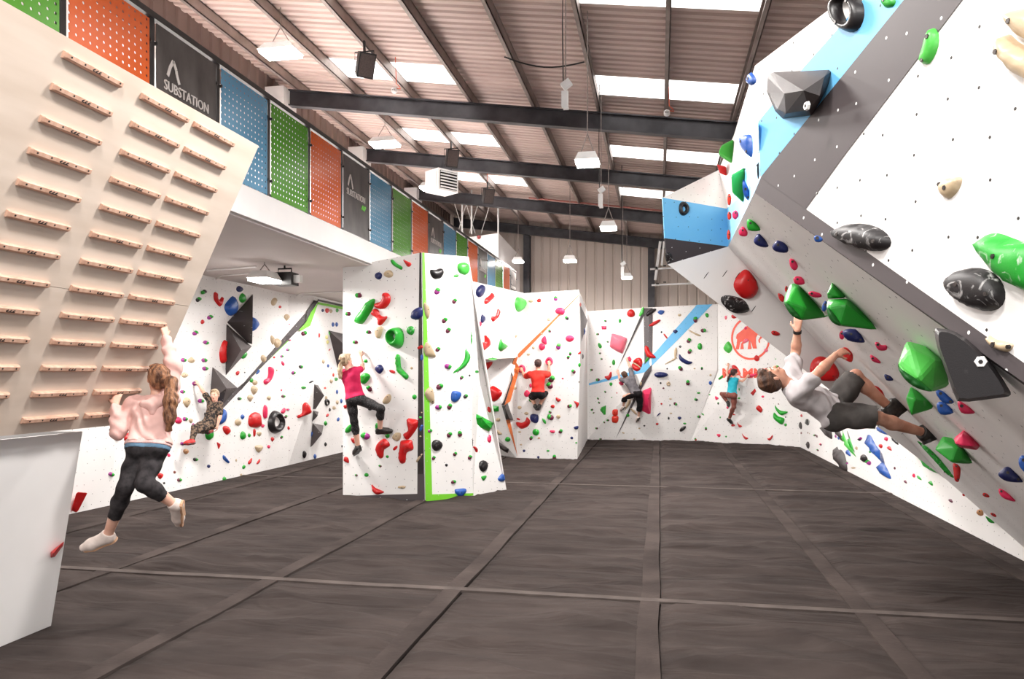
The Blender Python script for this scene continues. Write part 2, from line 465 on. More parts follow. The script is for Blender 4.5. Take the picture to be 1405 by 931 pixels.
for i in range(-3, 17):
    y0, y1 = POST0 + PITCH*i + .05, POST0 + PITCH*(i+1) - .05
    m, lb = cyc[(i+2) % 4]
    z0, z1 = 4.13, 5.26
    if m is PK:
        V = []; F = []
    V = [(RX, y0, z0), (RX, y1, z0), (RX, y1, z1), (RX, y0, z1), (RX-.006, y0, z0), (RX-.006, y1, z0), (RX-.006, y1, z1), (RX-.006, y0, z1)]
    p = add('panel', V, [(0,1,2,3),(7,6,5,4),(0,4,5,1),(1,5,6,2),(2,6,7,3),(3,7,4,0)], m, rail, uv=[(v[1]-y0, v[2]-z0) for v in V])
    p['label'] = lb
    if m is PK:
        ym = (y0+y1)/2
        # lettering reads left to right for someone in the hall: far end is to the right
        W = [(RX+.006+v.z, ym - .02 + v.x*.92, z0 + .56 + v.y) for v in TV]
        t = add('lettering', W, TF, LET, p)
        b = MB()
        peak = [(-.33, .70), (-.29, .80), (-.245, .87), (-.2, .80), (-.19, .76), (-.15, .68)]
        for (a0, h0), (a1, h1) in zip(peak, peak[1:]): b.bar((RX+.006, ym+a0, z0+h0), (RX+.006, ym+a1, z0+h1), .035, .006, up=(1, 0, 0))
        b.build('mountain_mark', LET, p)
        b = MB()
        for q in range(3): b.bar((RX+.006, ym+.2+q*.05, z0+.44), (RX+.006, ym+.25+q*.06, z0+.51), .03, .006, up=(1, 0, 0))
        b.build('green_mark', LETG, p)
# ================================================================== CLIMBING WALLS
def inside(p, poly):
    x, y = p; c = False; n = len(poly)
    for i in range(n):
        x1, y1 = poly[i]; x2, y2 = poly[(i+1) % n]
        if (y1 > y) != (y2 > y) and x < (x2-x1)*(y-y1)/(y2-y1)+x1: c = not c
    return c
def paint(name, wall, pix, mat, parent, off=.003, step=7, lift=None):
    """a painted stripe or board edge: thin layer following the boards under it"""
    pix = [tuple(map(float, p)) for p in pix]
    pts = []; 
    for i in range(len(pix)):
        a = pix[i]; b = pix[(i+1) % len(pix)]; m = max(1, int(math.dist(a, b)/step))
        pts += [(a[0]+(b[0]-a[0])*k/m, a[1]+(b[1]-a[1])*k/m) for k in range(m)]
    n = len(pts)
    xs = [p[0] for p in pts]; ys = [p[1] for p in pts]
    inner = []
    y = min(ys)+step*.5
    while y < max(ys):
        x = min(xs)+step*.5
        while x < max(xs):
            if inside((x, y), pts) and min(math.dist((x, y), q) for q in pts) > step*.35: inner.append((x, y))
            x += step
        y += step
    co, ed, fa, *_ = delaunay_2d_cdt([Vector(p) for p in pts+inner], [(i, (i+1) % n) for i in range(n)], [], 1, 1e-4)
    V = []; UV = []
    for c in co:
        p, nn = hit(c.x, c.y, wall)
        V.append(p + nn*off); u, v = plane_axes(nn); UV.append((p.dot(u), p.dot(v)))
    F = [tuple(f) for f in fa]
    # thin skirt
    m = len(V); n0 = [i for i in range(n)]
    o = add(name, V, F, mat, parent, uv=UV)
    return o
P = pz
# ---------- campus board and its kick wall (left foreground)
YE = 5.27
K0, K1 = P(70, 858, 0), pY(113, 592, YE)
YT = 6.0
YB = 5.8
Bb, Bt = pY(190, 580, YB), pY(355, 200, YT)
YN = 1.2
def atY(v, y): return Vector((v.x, y, v.z))
PLY = mottled('birch_plywood', srgb(204, 186, 170), srgb(222, 206, 192), 1.6, .5, coords='UV', detail=9, stretch=(.55, 3.2, 1), lo=.3, hi=.7)
PLYP = mottled('rosy_plywood', srgb(186, 152, 130), srgb(210, 180, 158), 1.6, .5, coords='UV', detail=9, stretch=(.5, 3.6, 1), lo=.3, hi=.7)
KICK = mottled('kick_board_paint', (0.72, 0.70, 0.69, 1), (0.80, 0.78, 0.77, 1), .7, .5, coords='UV')
RUNGW = mottled('rung_beech', srgb(190, 148, 126), srgb(212, 174, 152), 5, .5, stretch=(4, .6, 4), detail=6)
kick = empty('climbing_wall', (K0.x, 3.4, 0), 'plain white kick wall below the plywood training board', 'climbing wall')
facet('kick', [K0, K1, atY(K1, YN), atY(K0, YN)], KICK, kick)
slab('end_panel', [K0+Vector((0, -.004, 0)), K1+Vector((0, -.004, 0)), Vector((K1.x-1.2, YE-.004, K1.z)), Vector((K1.x-1.2, YE-.004, 0))], KICK, kick, face=(0, 1, 0))
campus = empty('campus_board', (Bb.x, 3.4, Bb.z), 'overhanging birch plywood training board with rows of wooden rungs', 'training board')
bu = Vector((Bt.x-Bb.x, 0, Bt.z-Bb.z)); BL = bu.length; bu.normalize()
def ye(t): return YB + (YT-YB)*t/BL
def bp(y, t, h=0):
    return Vector((Bb.x, y, Bb.z)) + bu*t + bn*h
bn = Vector((0, 1, 0)).cross(bu)
if bn.x < 0: bn = -bn
FAC['board'] = []
t_split = BL*.76
for (ya, yb, ta, tb, m) in ((3.75, YB, 0, BL*.42, PLY), (2.4, 3.746, 0, BL*.42, PLY), (YN, 2.396, 0, BL*.42, PLY),
                            (3.2, YB, BL*.42+.004, BL, PLY), (YN, 3.196, BL*.42+.004, t_split, PLY), (YN, 3.196, t_split+.004, BL, PLYP)):
    ra = ye(ta) if yb == YB else yb; rb = ye(tb) if yb == YB else yb
    slab('plywood_sheet', [bp(ya, ta), bp(ra, ta), bp(rb, tb), bp(ya, tb)], m, campus, .024)
c4 = [bp(YN, 0), bp(YB, 0), bp(YT, BL), bp(YN, BL)]
FAC['board'] += [((c4[0], c4[1], c4[2]), bn), ((c4[0], c4[2], c4[3]), bn)]
slab('soffit_board', [bp(YB, 0, -.024), bp(YN, 0, -.024), atY(K1, YN)+Vector((0, 0, .03)), atY(K1, YB)+Vector((0, 0, .03))], PLYP, campus, face=(0, 0, -1))
slab('end_panel', [bp(YB, 0, -.03), bp(YT, BL, -.03), Vector((Bt.x-.7, YT-.002, Bt.z)), Vector((K1.x-.3, YE-.002, K1.z+.03))], PLY, campus, face=(0, 1, 0))
slab('top_board', [bp(YT, BL, -.02), bp(YN, BL, -.02), Vector((Bt.x-.7, YN, Bt.z)), Vector((Bt.x-.7, YT, Bt.z))], PLY, campus, face=(0, 0, 1))
# rungs, three columns
def bcoord(px, py):
    p, n = hit(px, py, 'board'); return p.y, (p-Vector((Bb.x, p.y, Bb.z))).dot(bu)
Ccol = [((85.4, 72.6), (165, 116.7), (-12, 576.5), (35.4, 579)), ((175.6, 121.5), (241, 158.6), (48.3, 574), (122.5, 576.5)), ((248, 161.8), (304.5, 192.4), (132, 571.7), (206, 573.5))]
rung_proto = None
def rung_mesh(L_):
    """chamfered beech bar, 32 mm proud, local frame: x along, y up the board, z out of it"""
    h, d, c = .021, .034, .012; V = []; F = []
    xs = [(-L_/2, .55), (-L_/2+c, 1), (L_/2-c, 1), (L_/2, .55)]
    for x, k in xs:
        V += [Vector((x, -h, 0)), Vector((x, -h, d*k*.55)), Vector((x, -h+.012, d*k)), Vector((x, h-.006, d*k)), Vector((x, h, d*k*.8)), Vector((x, h, 0))]
    for i in range(3):
        for j in range(6): F.append((i*6+j, (i+1)*6+j, (i+1)*6+(j+1) % 6, i*6+(j+1) % 6))
    F += [tuple(range(5, -1, -1)), tuple(18+j for j in range(6))]
    return V, F
_t_top = sum(bcoord(*c[0])[1] for c in Ccol)/3; _t_bot = sum(bcoord(*c[2])[1] for c in Ccol)/3
rot = Matrix((Vector((0, 1, 0)), bu, bn)).transposed() if Vector((0,1,0)).cross(bu).dot(bn) > 0 else Matrix((-Vector((0, 1, 0)), bu, bn)).transposed()
me_r = None
for ci, (a, b_, c, d) in enumerate(Ccol):
    ya = (bcoord(*a)[0]+bcoord(*c)[0])/2; yb = (bcoord(*b_)[0]+bcoord(*d)[0])/2
    if ci == 0: ya, yb = bcoord(*a)[0], bcoord(*b_)[0]
    yb = ya + (.485, .505, .53)[ci]; L_ = yb-ya; yc = (ya+yb)/2
    print('campus col', ci, round(ya, 2), round(yb, 2), 't', round(bcoord(*a)[1], 2), round(bcoord(*c)[1], 2))
    V, F = rung_mesh(L_)
    me = bpy.data.meshes.new('rung'); me.from_pydata(V, [], F); me.materials.append(RUNGW)
    mb = MB()
    mb.tube([(0, .004, .0335), (0, .004, .036)], .006, 6)
    bolts = bpy.data.meshes.new('bolt'); bolts.from_pydata(mb.V, [], mb.F); bolts.materials.append(BLACK)
    mb = MB()
    for q in (-.02, .006, .03): mb.bar((q-.012, -.002, .0345), (q+.004, .008, .0345), .007, .002)
    mb.bar((-.03, -.006, .0345), (.035, -.006, .0345), .005, .002)
    mark = bpy.data.meshes.new('printed_mark'); mark.from_pydata(mb.V, [], mb.F); mark.materials.append(BLACK)
    for r in range(13):
        t = _t_top + (_t_bot-_t_top)*r/12
        o = bpy.data.objects.new('rung', me); COL.objects.link(o); o.parent = campus
        o.matrix_local = Matrix.Translation(bp(yc, t) - ORG[campus.name]) @ rot.to_4x4()
        for nm, mm, xs_ in (('bolt', bolts, (-.42, -.2, .2, .42)), ('printed_mark', mark, (0,))):
            for x_ in xs_:
                q = bpy.data.objects.new(nm, mm); COL.objects.link(q); q.parent = o; q.location = (x_*L_, 0, 0)

# ---------- left wall under the gallery
ZC = 3.735
lw = empty('climbing_wall', (-7.9, 12, 0), 'long white climbing wall with many holds under the gallery', 'climbing wall')
b1 = P(151, 693, 0); bq = P(395.6, 638, 0); b3 = P(424, 631, 0); b4 = P(500, 614.5, 0)
def top(v, x=None): return Vector((v.x if x is None else x, v.y, ZC))
L0a = Vector((b1.x-.35, 5.6, 0)); 
c1t = Vector((-7.88, b1.y+.1, ZC))
facet('left', [L0a, b1, c1t, Vector((-7.95, 5.6, ZC))], WHITE, lw)
E0 = pY(395.6, 532.6, bq.y); E1 = pY(430.8, 527, 16.0)
E0t = Vector((E0.x, E0.y, ZC)); E1t = Vector((E1.x, E1.y, ZC))
facet('left', [b1, bq, E0, E0t, c1t], WHITE, lw)
facet('leftv', [E0, E1, E1t, E0t], WHITE, lw)
facet('leftv', [bq, b3, E1, E0], WHITE, lw)
b4 = Vector((E1.x-.25, 21.5, 0))
facet('leftd', [b3, b4, Vector((E1.x-.2, 21.5, ZC)), E1t, E1], WHITE, lw)
facet('leftend', [b4, Vector((-3.5, 21.6, 0)), Vector((-3.5, 21.6, ZC)), Vector((E1.x-.2, 21.5, ZC))], WHITE, lw)
def A(*q): return [(240+x/6.004, 380+y/6.004) for x, y in q]
def B(*q): return [(240+x/6.004, 520+y/6.004) for x, y in q]
FAC['leftall'] = FAC['left'] + FAC['leftv']
# grey rib with lime edge running up to the soffit
paint('grey_stripe', 'leftall', A((1078, 290), (1078, 370), (1010, 440), (640, 815), (545, 930), (515, 931), (600, 830)) , SLATE, lw)
paint('grey_stripe', 'left', B((600, 0), (625, 0), (400, 235), (385, 215), (510, 75)), SLATE, lw)
paint('lime_stripe', 'leftall', A((1072, 370), (1010, 438), (1035, 440), (1105, 400), (1165, 225), (1172, 205), (1110, 290)), LIME, lw, off=.05)
paint('black_stripe', 'leftall', A((1135, 190), (1172, 200), (1110, 300), (1078, 370), (1078, 290)), BLKP, lw, off=.04)
paint('lime_edge', 'left', A((1010, 440), (1020, 444), (700, 752), (640, 815)), LIME, lw, off=.006)
paint('black_stripe', 'leftd', A((1165, 195), (1172, 180), (1385, 228), (1385, 245)), BLKP, lw, off=.02)
paint('lime_stripe', 'leftd', A((1172, 205), (1168, 222), (1385, 268), (1385, 245)), LIME, lw, off=.02)

# ---------- free-standing pillar
pil = empty('climbing_pillar', (-3.9, 12, 0), 'tall free-standing white climbing pillar with black and lime corner strips', 'climbing pillar')
q0 = P(470.5, 680, 0); q1 = P(583, 687, 0); q2 = P(649, 680, 0); q3 = P(695, 672, 0)
t0 = Vector((q0.x, q0.y, 3.73)); t1 = pY(577, 346.5, q1.y+.02); t2 = pY(643, 352, q2.y+.05)
t0 = pY(470.5, 352, q0.y); t0.z = min(t0.z, 3.73)
facet('pillarA', [q0, q1, t1, t0], WHITE, pil)
facet('pillarB', [q1, q2, t2, t1], WHITE, pil)
k3 = pY(646, 385, q2.y+.1)
facet('pillarC', [q2, q3, pY(660, 490, q3.y-.15), k3, t2], WHITE, pil)
qb = Vector((q0.x+.2, q0.y+1.6, 0)); qc = Vector((q3.x-.3, q3.y+.8, 0))
slab('back_panel', [q0, qb, Vector((qb.x, qb.y, 3.73)), t0], PLAIN, pil, face=(-1, 0, 0))
slab('back_panel', [qb, qc, Vector((t2.x-.5, qc.y, 3.73)), Vector((qb.x, qb.y, 3.73))], PLAIN, pil, face=(0, 1, 0))
slab('back_panel', [q3, qc, Vector((t2.x-.5, qc.y, 3.73)), t2], PLAIN, pil, face=(1, .5, 0))
def D_(*q): return [(464+x/6.004, 340+y/6.004) for x, y in q]
def E_(*q): return [(464+x/6.004, 470+y/6.004) for x, y in q]
def F_(*q): return [(464+x/6.004, 550+y/6.004) for x, y in q]
SPK = mottled('speckled_black', srgb(40, 34, 34), srgb(120, 112, 110), 30, .5, coords='UV', lo=.62, hi=.7)
paint('black_corner_strip', 'pillarA', [(576, 346.8), (578.6, 346.5), (582.6, 686.8), (573, 686.3), (574.5, 480)], BLKP, pil, off=.012)
paint('grey_skirting', 'pillarA', F_((40, 780), (655, 762), (660, 600), (712, 600), (716, 822), (430, 815), (42, 795)), SLATE, pil, off=.014)
paint('lime_corner_strip', 'pillarB', [(579, 346.6), (582, 346.7), (588, 520), (592.5, 678), (590, 687), (583.4, 687)], LIME, pil, off=.012)
paint('lime_skirting', 'pillarB', F_((716, 822), (716, 768), (1110, 757), (1110, 775), (800, 818)), LIME, pil, off=.014)

# ---------- middle wall behind the pillar
mw = empty('climbing_wall', (-2.8, 17.6, 0), 'white climbing wall with an orange zigzag stripe behind the pillar', 'climbing wall')
UL = P(645, 385, 3.9); UM = P(720, 402, 3.9); UR = P(794, 397.5, 3.9)
FL = pY(645, 492, UL.y); FM = pY(710.4, 489.5, UM.y-.1); FR = pY(796, 486.5, 17.45)
BR = P(792, 630, 0); BLm = P(709, 628, 0); KN = pY(690, 552, 17.3)
facet('midA', [FL, FM, UM, UL], WHITE, mw)
facet('midB', [FM, FR, UR, UM], WHITE, mw)
facet('midC', [BLm, BR, FR, FM, KN], WHITE, mw)
RT = pY(648, 489.5, 17.7); RBf = P(660, 621, 0)
facet('midD', [FL, FM, RT], WHITE, mw)
facet('midE', [RT, FM, KN, Vector((RT.x, RT.y, 1.2))], WHITE, mw)
facet('midE', [Vector((RT.x, RT.y, 1.2)), KN, BLm, RBf], WHITE, mw)
SB = pY(806, 428, 23.05)
Sf = Vector((SB.x, 23.05, 0))
facet('midS', [Vector((BR.x, BR.y+.02, 0)), Sf, Vector((SB.x, 23.05, 3.85)), Vector((UR.x, UR.y+.02, 3.9))], WHITE, mw)
def G_(*q): return [(640+x/8.241, 385+y/8.241) for x, y in q]
def H_(*q): return [(640+x/6.205, 490+y/6.205) for x, y in q]
paint('orange_stripe', 'midB', G_((1271, 160), (1270, 172), (1120, 325), (602, 865), (585, 865), (575, 835)), ORNG, mw, off=.008, step=3)
paint('orange_stripe', 'midC', H_((425, -3), (452, -3), (345, 372), (297, 402)), ORNG, mw, off=.10)
paint('black_edge', 'midC', H_((424, -2), (292, 404), (268, 402), (290, 370), (412, 20)), BLKP, mw, off=.10)
paint('orange_stripe', 'midC', H_((333, 532), (368, 532), (434, 842)), ORNG, mw, off=.008)
paint('grey_panel', 'midS', G_((1285, 270), (1368, 445), (1300, 690)), SLATE, mw, step=4)

# ---------- far wall
fw = empty('climbing_wall', (1, 23, 0), 'far white climbing wall with blue and grey stripes and a round red emblem', 'climbing wall')
a0, a1, a2, a3 = P(805, 603, 0), P(823, 603.2, 0), P(948, 605, 0), P(1098, 613, 0)
m1 = pY(893, 507, 22.85); m2 = pY(984, 508, 22.9)
f0 = Vector((a0.x, a0.y, 3.87)); f1 = pY(890, 421.5, 23.1); f2 = pY(985, 417, 23.1); f3 = Vector((a3.x, a3.y, 4.0))
facet('far', [a0, a1, m1, f1, f0], WHITE, fw)
facet('far', [a1, a2, m2, m1], WHITE, fw)
facet('far', [m1, m2, f2, f1], WHITE, fw)
facet('far', [a2, a3, f3, f2, m2], WHITE, fw)
paint('blue_stripe', 'far', [(956, 418), (977.5, 417.3), (934, 462), (886, 510), (808, 528.5), (808, 525.5), (872, 508), (900, 482)], SKY, fw, off=.006)
paint('grey_stripe', 'far', [(883, 422.5), (895.5, 422.5), (895, 488), (884.5, 500)], SLATE, fw, off=.014, step=3)
paint('grey_stripe', 'far', [(884.5, 511), (894.5, 500), (894, 508), (881, 532), (844.5, 602), (870, 545)], SLATE, fw, off=.014, step=3)
paint('black_rib', 'far', [(880.5, 430), (884, 431), (846, 509)], BLKP, fw, off=.02)
RED_L = mottled('emblem_red', srgb(232, 84, 62), srgb(238, 92, 70), 6, .5)
def Q(x, y): return (990+x/9.307, 420+y/9.307)
# round emblem: ring and elephant-like beast
V = []; F = []; nseg = 48
for i in range(nseg):
    a = 2*math.pi*i/nseg
    for k in (1.0, .9):
        p, n = hit(*Q(372+250*k*math.cos(a), 408+278*k*math.sin(a)), 'far'); V.append(p+n*.005)
for i in range(nseg): j = (i+1) % nseg; F.append((2*i, 2*i+1, 2*j+1, 2*j))
emb = add('emblem_ring', V, F, RED_L, fw)
paint('emblem_beast', 'far', [Q(*p) for p in ((185,410),(195,360),(270,300),(345,235),(390,238),(430,290),(490,330),(530,375),(575,395),(520,402),(490,430),(495,470),(475,460),(470,430),(498,385),(462,360),(440,400),(440,470),(452,540),(402,540),(385,480),(368,440),(384,545),(335,548),(345,470),(350,430),(300,470),(278,480),(285,545),(240,548),(250,480),(272,448),(240,460),(222,550),(180,550),(195,480),(200,420))], RED_L, fw, off=.006, step=3)
TV, TF = text_mesh('MAMMUT', 1.0, align='LEFT', extrude=0, bold=.035)
wx = max(v.x for v in TV); hx = max(v.y for v in TV)
V = []
for v in TV:
    p, n = hit(990.5 + v.x/wx*84, 517.5 - v.y/hx*12.5, 'far'); V.append(p+n*.005)
add('emblem_lettering', V, TF, RED_L, fw)

# ---------- right wall: slab, big overhang, headwall and far wing
rw = empty('climbing_wall', (3.8, 12, 0), 'large overhanging white climbing wall with blue and grey bands on the right', 'climbing wall')
XF = 3.82
G1 = Vector((XF, 9.0, .13)); G2 = pX(1296, 656, XF); G3 = pX(1240, 600, XF)
Mp = pY(1200, 512, 7.0)
nF2 = (G2-G1).cross(Mp-G1).normalized()
if nF2.dot(EYE-G1) < 0: nF2 = -nF2
def f2(px, py): return pPl(px, py, G1, nF2)
C1 = f2(999, 338); D1 = f2(1035, 264); D2 = f2(1405, 528)
dd = D2-D1; De = D1 + dd*(D1.z/(D1.z-D2.z))
g = G1-G2; G0 = G1 + g*(G1.z/(-g.z))
print('C1', C1, 'D1', D1, 'D2', D2, 'De', De, 'G0', G0, 'G2', G2, 'G3', G3)
ny = Vector((0, 0, 0))
facet('F2', [C1, D1, D2, De, G0, G1, G2], OVERH, rw)
U1 = pY(1044, 243, D1.y-.06); U2 = pY(1405, 498, D2.y-.04)
du = U2-U1; Ue = U1+du*2.4; De2 = D1+dd*2.4
facet('F3', [D1, De2, Ue, U1], SLATE, rw)
T0 = pY(1036, 90, U1.y+.02)
nF3 = (U2-U1).cross(T0-U1).normalized()
if nF3.dot(EYE-U1) < 0: nF3 = -nF3
def f3(px, py): return pPl(px, py, U1, nF3)
T1 = f3(1155, 0); Tn = T1 + (f3(1560, -304)-T1)*1.0; hd = Vector((du.x, du.y, 0)).normalized()
Tn = T1 + (Tn-T1)*(((Ue-T1).dot(hd))/((Tn-T1).dot(hd)))
facet('F3', [U1, f3(1405, 497.6), Ue, Tn, T1, T0], WHITE, rw)
paint('blue_band', 'F3', [(1041, 167), (1096, 101), (1145, 46), (1190, -6), (1265, -60), (1290, -60), (1241, 0), (1044.5, 242.5)], SKY, rw, step=25)
paint('grey_band', 'F3', [(1044.5, 243), (1241, 0), (1290, -60), (1366, -60), (1321, 0), (1157, 216), (1106, 286.5)], SLATE, rw, step=25)
Tq = pY(1007, 185, C1.y-.3); Sx = pY(997, 286, C1.y)
facet('F5', [U1, T0, Tq, Sx], WHITE, rw)
facet('F5', [U1, Sx, C1, D1], SKY, rw)
paint('blue_band', 'F5', [(1041, 167), (1043.5, 241), (1000, 286), (1018, 229)], SKY, rw, step=12, off=.002)
W1 = pY(909, 271, C1.y-.35); W2 = pY(912, 326.5, C1.y-.35); W3 = pY(916, 362.5, C1.y-.2); W4 = pY(986, 233, C1.y+.9)
facet('F6', [W1, Sx, C1, W2], SKY, rw)
facet('F6', [W2, C1, W3], SLATE, rw)
facet('F6w', [W1, W4, Sx], WHITE, rw)
facet('F6w', [W4, Tq, Sx], WHITE, rw)
facet('F4', [W3, C1, G2, G3], OVERH, rw)
sidep = Vector((a3.x, a3.y, 0))
facet('F1', [G0, G1, G2, G3, Vector((XF, 13.5, 4.0)), Vector((a3.x, a3.y, 4.0)), sidep], WHITE, rw)
# ================================================================== FIXTURES
LAMPG = new_mat('lamp_glow', (1, 1, 1, 1), .4)
LAMPG.node_tree.nodes['Principled BSDF'].inputs['Emission Color'].default_value = (1, .97, .93, 1)
LAMPG.node_tree.nodes['Principled BSDF'].inputs['Emission Strength'].default_value = 25
WIRE = mottled('grey_wire', srgb(120, 108, 104), srgb(150, 140, 134), 20, .5)
OBELT = mottled('orange_cable', srgb(214, 84, 44), srgb(226, 96, 56), 9, .5)
def roof_at(x): return beam_z(x) + .57
def bay_lamp(px, py, y, label, power, w=.55, d=.32, ztop=None, group='high bay lamps'):
    p = pY(px, py, y)
    t = empty('bay_lamp', p, label, 'lamp', group)
    b = MB(); b._a([(p.x-w/2, p.y-d/2, p.z), (p.x+w/2, p.y-d/2, p.z), (p.x+w/2, p.y+d/2, p.z), (p.x-w/2, p.y+d/2, p.z),
                    (p.x-w*.36, p.y-d*.34, p.z+.12), (p.x+w*.36, p.y-d*.34, p.z+.12), (p.x+w*.36, p.y+d*.34, p.z+.12), (p.x-w*.36, p.y+d*.34, p.z+.12)],
                   [(4,5,6,7),(0,1,5,4),(1,2,6,5),(2,3,7,6),(3,0,4,7)])
    b.build('housing', WPLAS, t)
    b = MB(); b.box((p.x-w*.47, p.y-d*.45, p.z-.045), (p.x+w*.47, p.y+d*.45, p.z-.002)); b.build('diffuser', LAMPG, t)
    zt = ztop if ztop else roof_at(p.x)
    for s in (-1, 1):
        b = MB(); b.tube([(p.x+s*w*.3, p.y, p.z+.11), (p.x, p.y, p.z+.11+min(.3, (zt-p.z)*.45)), (p.x, p.y, zt)], .008, 5); b.build('suspension_wire', WIRE, t)
    l = area_light(p+Vector((0, 0, -.07)), .5, power)
    l.parent = t; l.location = (0, 0, -.07)
    return t
bay_lamp(385, 72, 11.5, 'bright bay lamp nearest the camera on the left, high above the orange railing panel', 330, .62, .4)
bay_lamp(528, 197, 15.8, 'bay lamp between the first and second roof beams, left side', 300, .62, .4)
bay_lamp(592, 257, 19.9, 'bay lamp half hidden behind the boxy white air heater', 260, .6, .4)
bay_lamp(806, 222, 11.1, 'largest hanging bay lamp over the middle of the hall', 330, .34, .34)
bay_lamp(835, 312, 15.9, 'hanging bay lamp beside the blue wing of the overhanging wall', 300, .34, .34)
bay_lamp(782, 357, 20.3, 'small hanging bay lamp in front of the sheet-clad end wall, left of the middle', 260, .34, .34)
bay_lamp(860, 380, 24.2, 'small hanging bay lamp lowest in the hall, near the dark column', 260, .34, .34)
bay_lamp(711, 358, 24.6, 'hanging bay lamp at the far end of the gallery', 330, .34, .34)
bay_lamp(363, 383, 11.0, 'wide bright lamp fixed close under the gallery soffit', 150, .34, .5, ztop=3.74, group=None)
# more of the same lamps under the gallery, behind the pillar
for x, y in ((-6.3, 15.5), (-6.3, 19.5), (-6.2, 7.0)):
    area_light((x, y, 3.6), .6, 110)

# loudspeakers
def speaker(px, py, y, s, label, yaw=.5, pitch=.35, up=.25):
    p = pY(px, py, y)
    t = empty('speaker', p, label, 'speaker', 'black loudspeakers under the roof')
    R = Matrix.Rotation(yaw, 3, 'Z') @ Matrix.Rotation(pitch, 3, 'X')
    def bxx(nm, a, b_, m, taper=0):
        mb = MB(); mb.box(a, b_); V = []
        for v in mb.V:
            q = v.copy()
            if taper and q.y > 0: q.x *= 1-taper; q.z *= 1-taper*.6
            V.append(p + R @ q)
        return add(nm, V, mb.F, m, t)
    bxx('cabinet', (-s*.42, -s*.4, -s*.6), (s*.42, s*.4, s*.6), BLACK, .28)
    bxx('grille', (-s*.36, -s*.43, -s*.52), (s*.36, -s*.405, s*.52), DGRILL)
    b = MB(); b.bar(p+Vector((0, 0, s*.5)), p+Vector((0, 0, s*.5+up)), .05, .03); b.tube([p+Vector((-s*.5, 0, s*.1)), p+Vector((-s*.5, 0, s*.62)), p+Vector((s*.5, 0, s*.62)), p+Vector((s*.5, 0, s*.1))], .012, 5)
    b.build('bracket', BLACK, t)
    return t
DGRILL = mottled('speaker_grille', srgb(60, 50, 48), srgb(80, 68, 64), 60, .6)
speaker(500, 88, 12.2, .34, 'black speaker hanging before the nearest left rooflight', .7, .5, .22)
speaker(619, 216, 17.5, .34, 'grey speaker on top of the second roof beam, left of the heater', .6, .4, .2)
speaker(669, 268, 20.3, .34, 'grey speaker on a purlin right of the white heater', .6, .4, .2)
# projector-like black box speaker under the gallery
p = pY(392, 383, 11.4)
t = empty('floodlight', p, 'black boxy fitting with a carry bracket under the gallery soffit beside the bright lamp', 'fitting')
b = MB(); b.box(p+Vector((-.16, -.13, -.1)), p+Vector((.16, .13, .1))); b.build('housing', BLACK, t)
b = MB(); b.tube([p+Vector((-.13, 0, .05)), p+Vector((-.13, 0, .17)), p+Vector((.1, 0, .17)), p+Vector((.1, 0, .05))], .015, 5); b.build('bracket', BLACK, t)
b = MB(); b.box(p+Vector((.16, -.05, -.06)), p+Vector((.27, .05, .06))); b.build('socket_box', WPLAS, t)
b = MB(); b.tube([p+Vector((-.02, 0, .17)), Vector((p.x-.02, p.y, 3.735))], .015, 5); b.build('stem', BLACK, t)
# heater
p = pY(606, 250, 18.9)
t = empty('air_heater', p, 'boxy white warm-air heater hung under the second roof beam', 'heater')
R = Matrix.Rotation(-.62, 3, 'Z')
def hb(nm, a, c, m):
    mb = MB(); mb.box(a, c); return add(nm, [p + R @ v for v in mb.V], mb.F, m, t)
hb('casing', (-.27, -.32, -.27), (.27, .32, .27), WPLAS)
hb('louvre_frame', (.27, -.27, -.22), (.285, .27, .22), BLACK)
for k_ in range(6): hb('louvre', (.285, -.26, -.2+k_*.075), (.32, .26, -.175+k_*.075), WPLAS)
hb('fan_grille', (-.2, -.34, -.2), (.2, -.322, .2), WPLAS)
for sx in (-.2, .2):
    b = MB(); q = p + R @ Vector((sx, .15, .27)); b.tube([q, q+Vector((0, 0, .35))], .012, 5); b.build('hanger', STEEL, t)
# white hanging sockets on chains
for px, py, y, ln, lab in ((775, 133, 9.5, .7, 'white pull-down socket on a chain, nearest and largest'), (824, 272, 14.0, .8, 'white pull-down socket hanging left of the blue wing'), (854, 370, 19.5, .8, 'white pull-down socket hanging in front of the end wall')):
    p = pY(px, py, y); t = empty('hanging_socket', p, lab, 'socket', 'white pull-down sockets on chains')
    b = MB(); b.box(p+Vector((-.04, -.03, -.18*ln)), p+Vector((.04, .03, .1*ln))); b.box(p+Vector((-.02, -.03, -.22*ln)), p+Vector((.045, .03, -.18*ln))); b.build('socket_body', WPLAS, t)
    b = MB(); b.bar(p+Vector((-.03, 0, .12)), p+Vector((.07, 0, .19)), .07, .09); b.build('plug', WPLAS, t)
    b = MB(); zr = roof_at(p.x); b.tube([p+Vector((.01, 0, .15)), Vector((p.x+.01, p.y, zr))], .007, 5); b.build('chain', WIRE, t)
    b = MB(); b.tube([p+Vector((-.02, 0, .12)), Vector((p.x-.03, p.y, (p.z+zr)/2)), Vector((p.x-.02, p.y, zr))], .008, 5); b.build('cable', BLACK, t)
# loose cable swagged between purlins
b = MB(); a_ = pY(692, 78, 9.8); c_ = pY(802, 85, 9.8)
b.tube([a_.lerp(c_, q) + Vector((0, 0, -.10*math.sin(math.pi*q))) for q in [k/10 for k in range(11)]] , .011, 5)
tag(b.build('cable', BLACK), 'black cable swagged between two purlins near the top middle', 'cable')
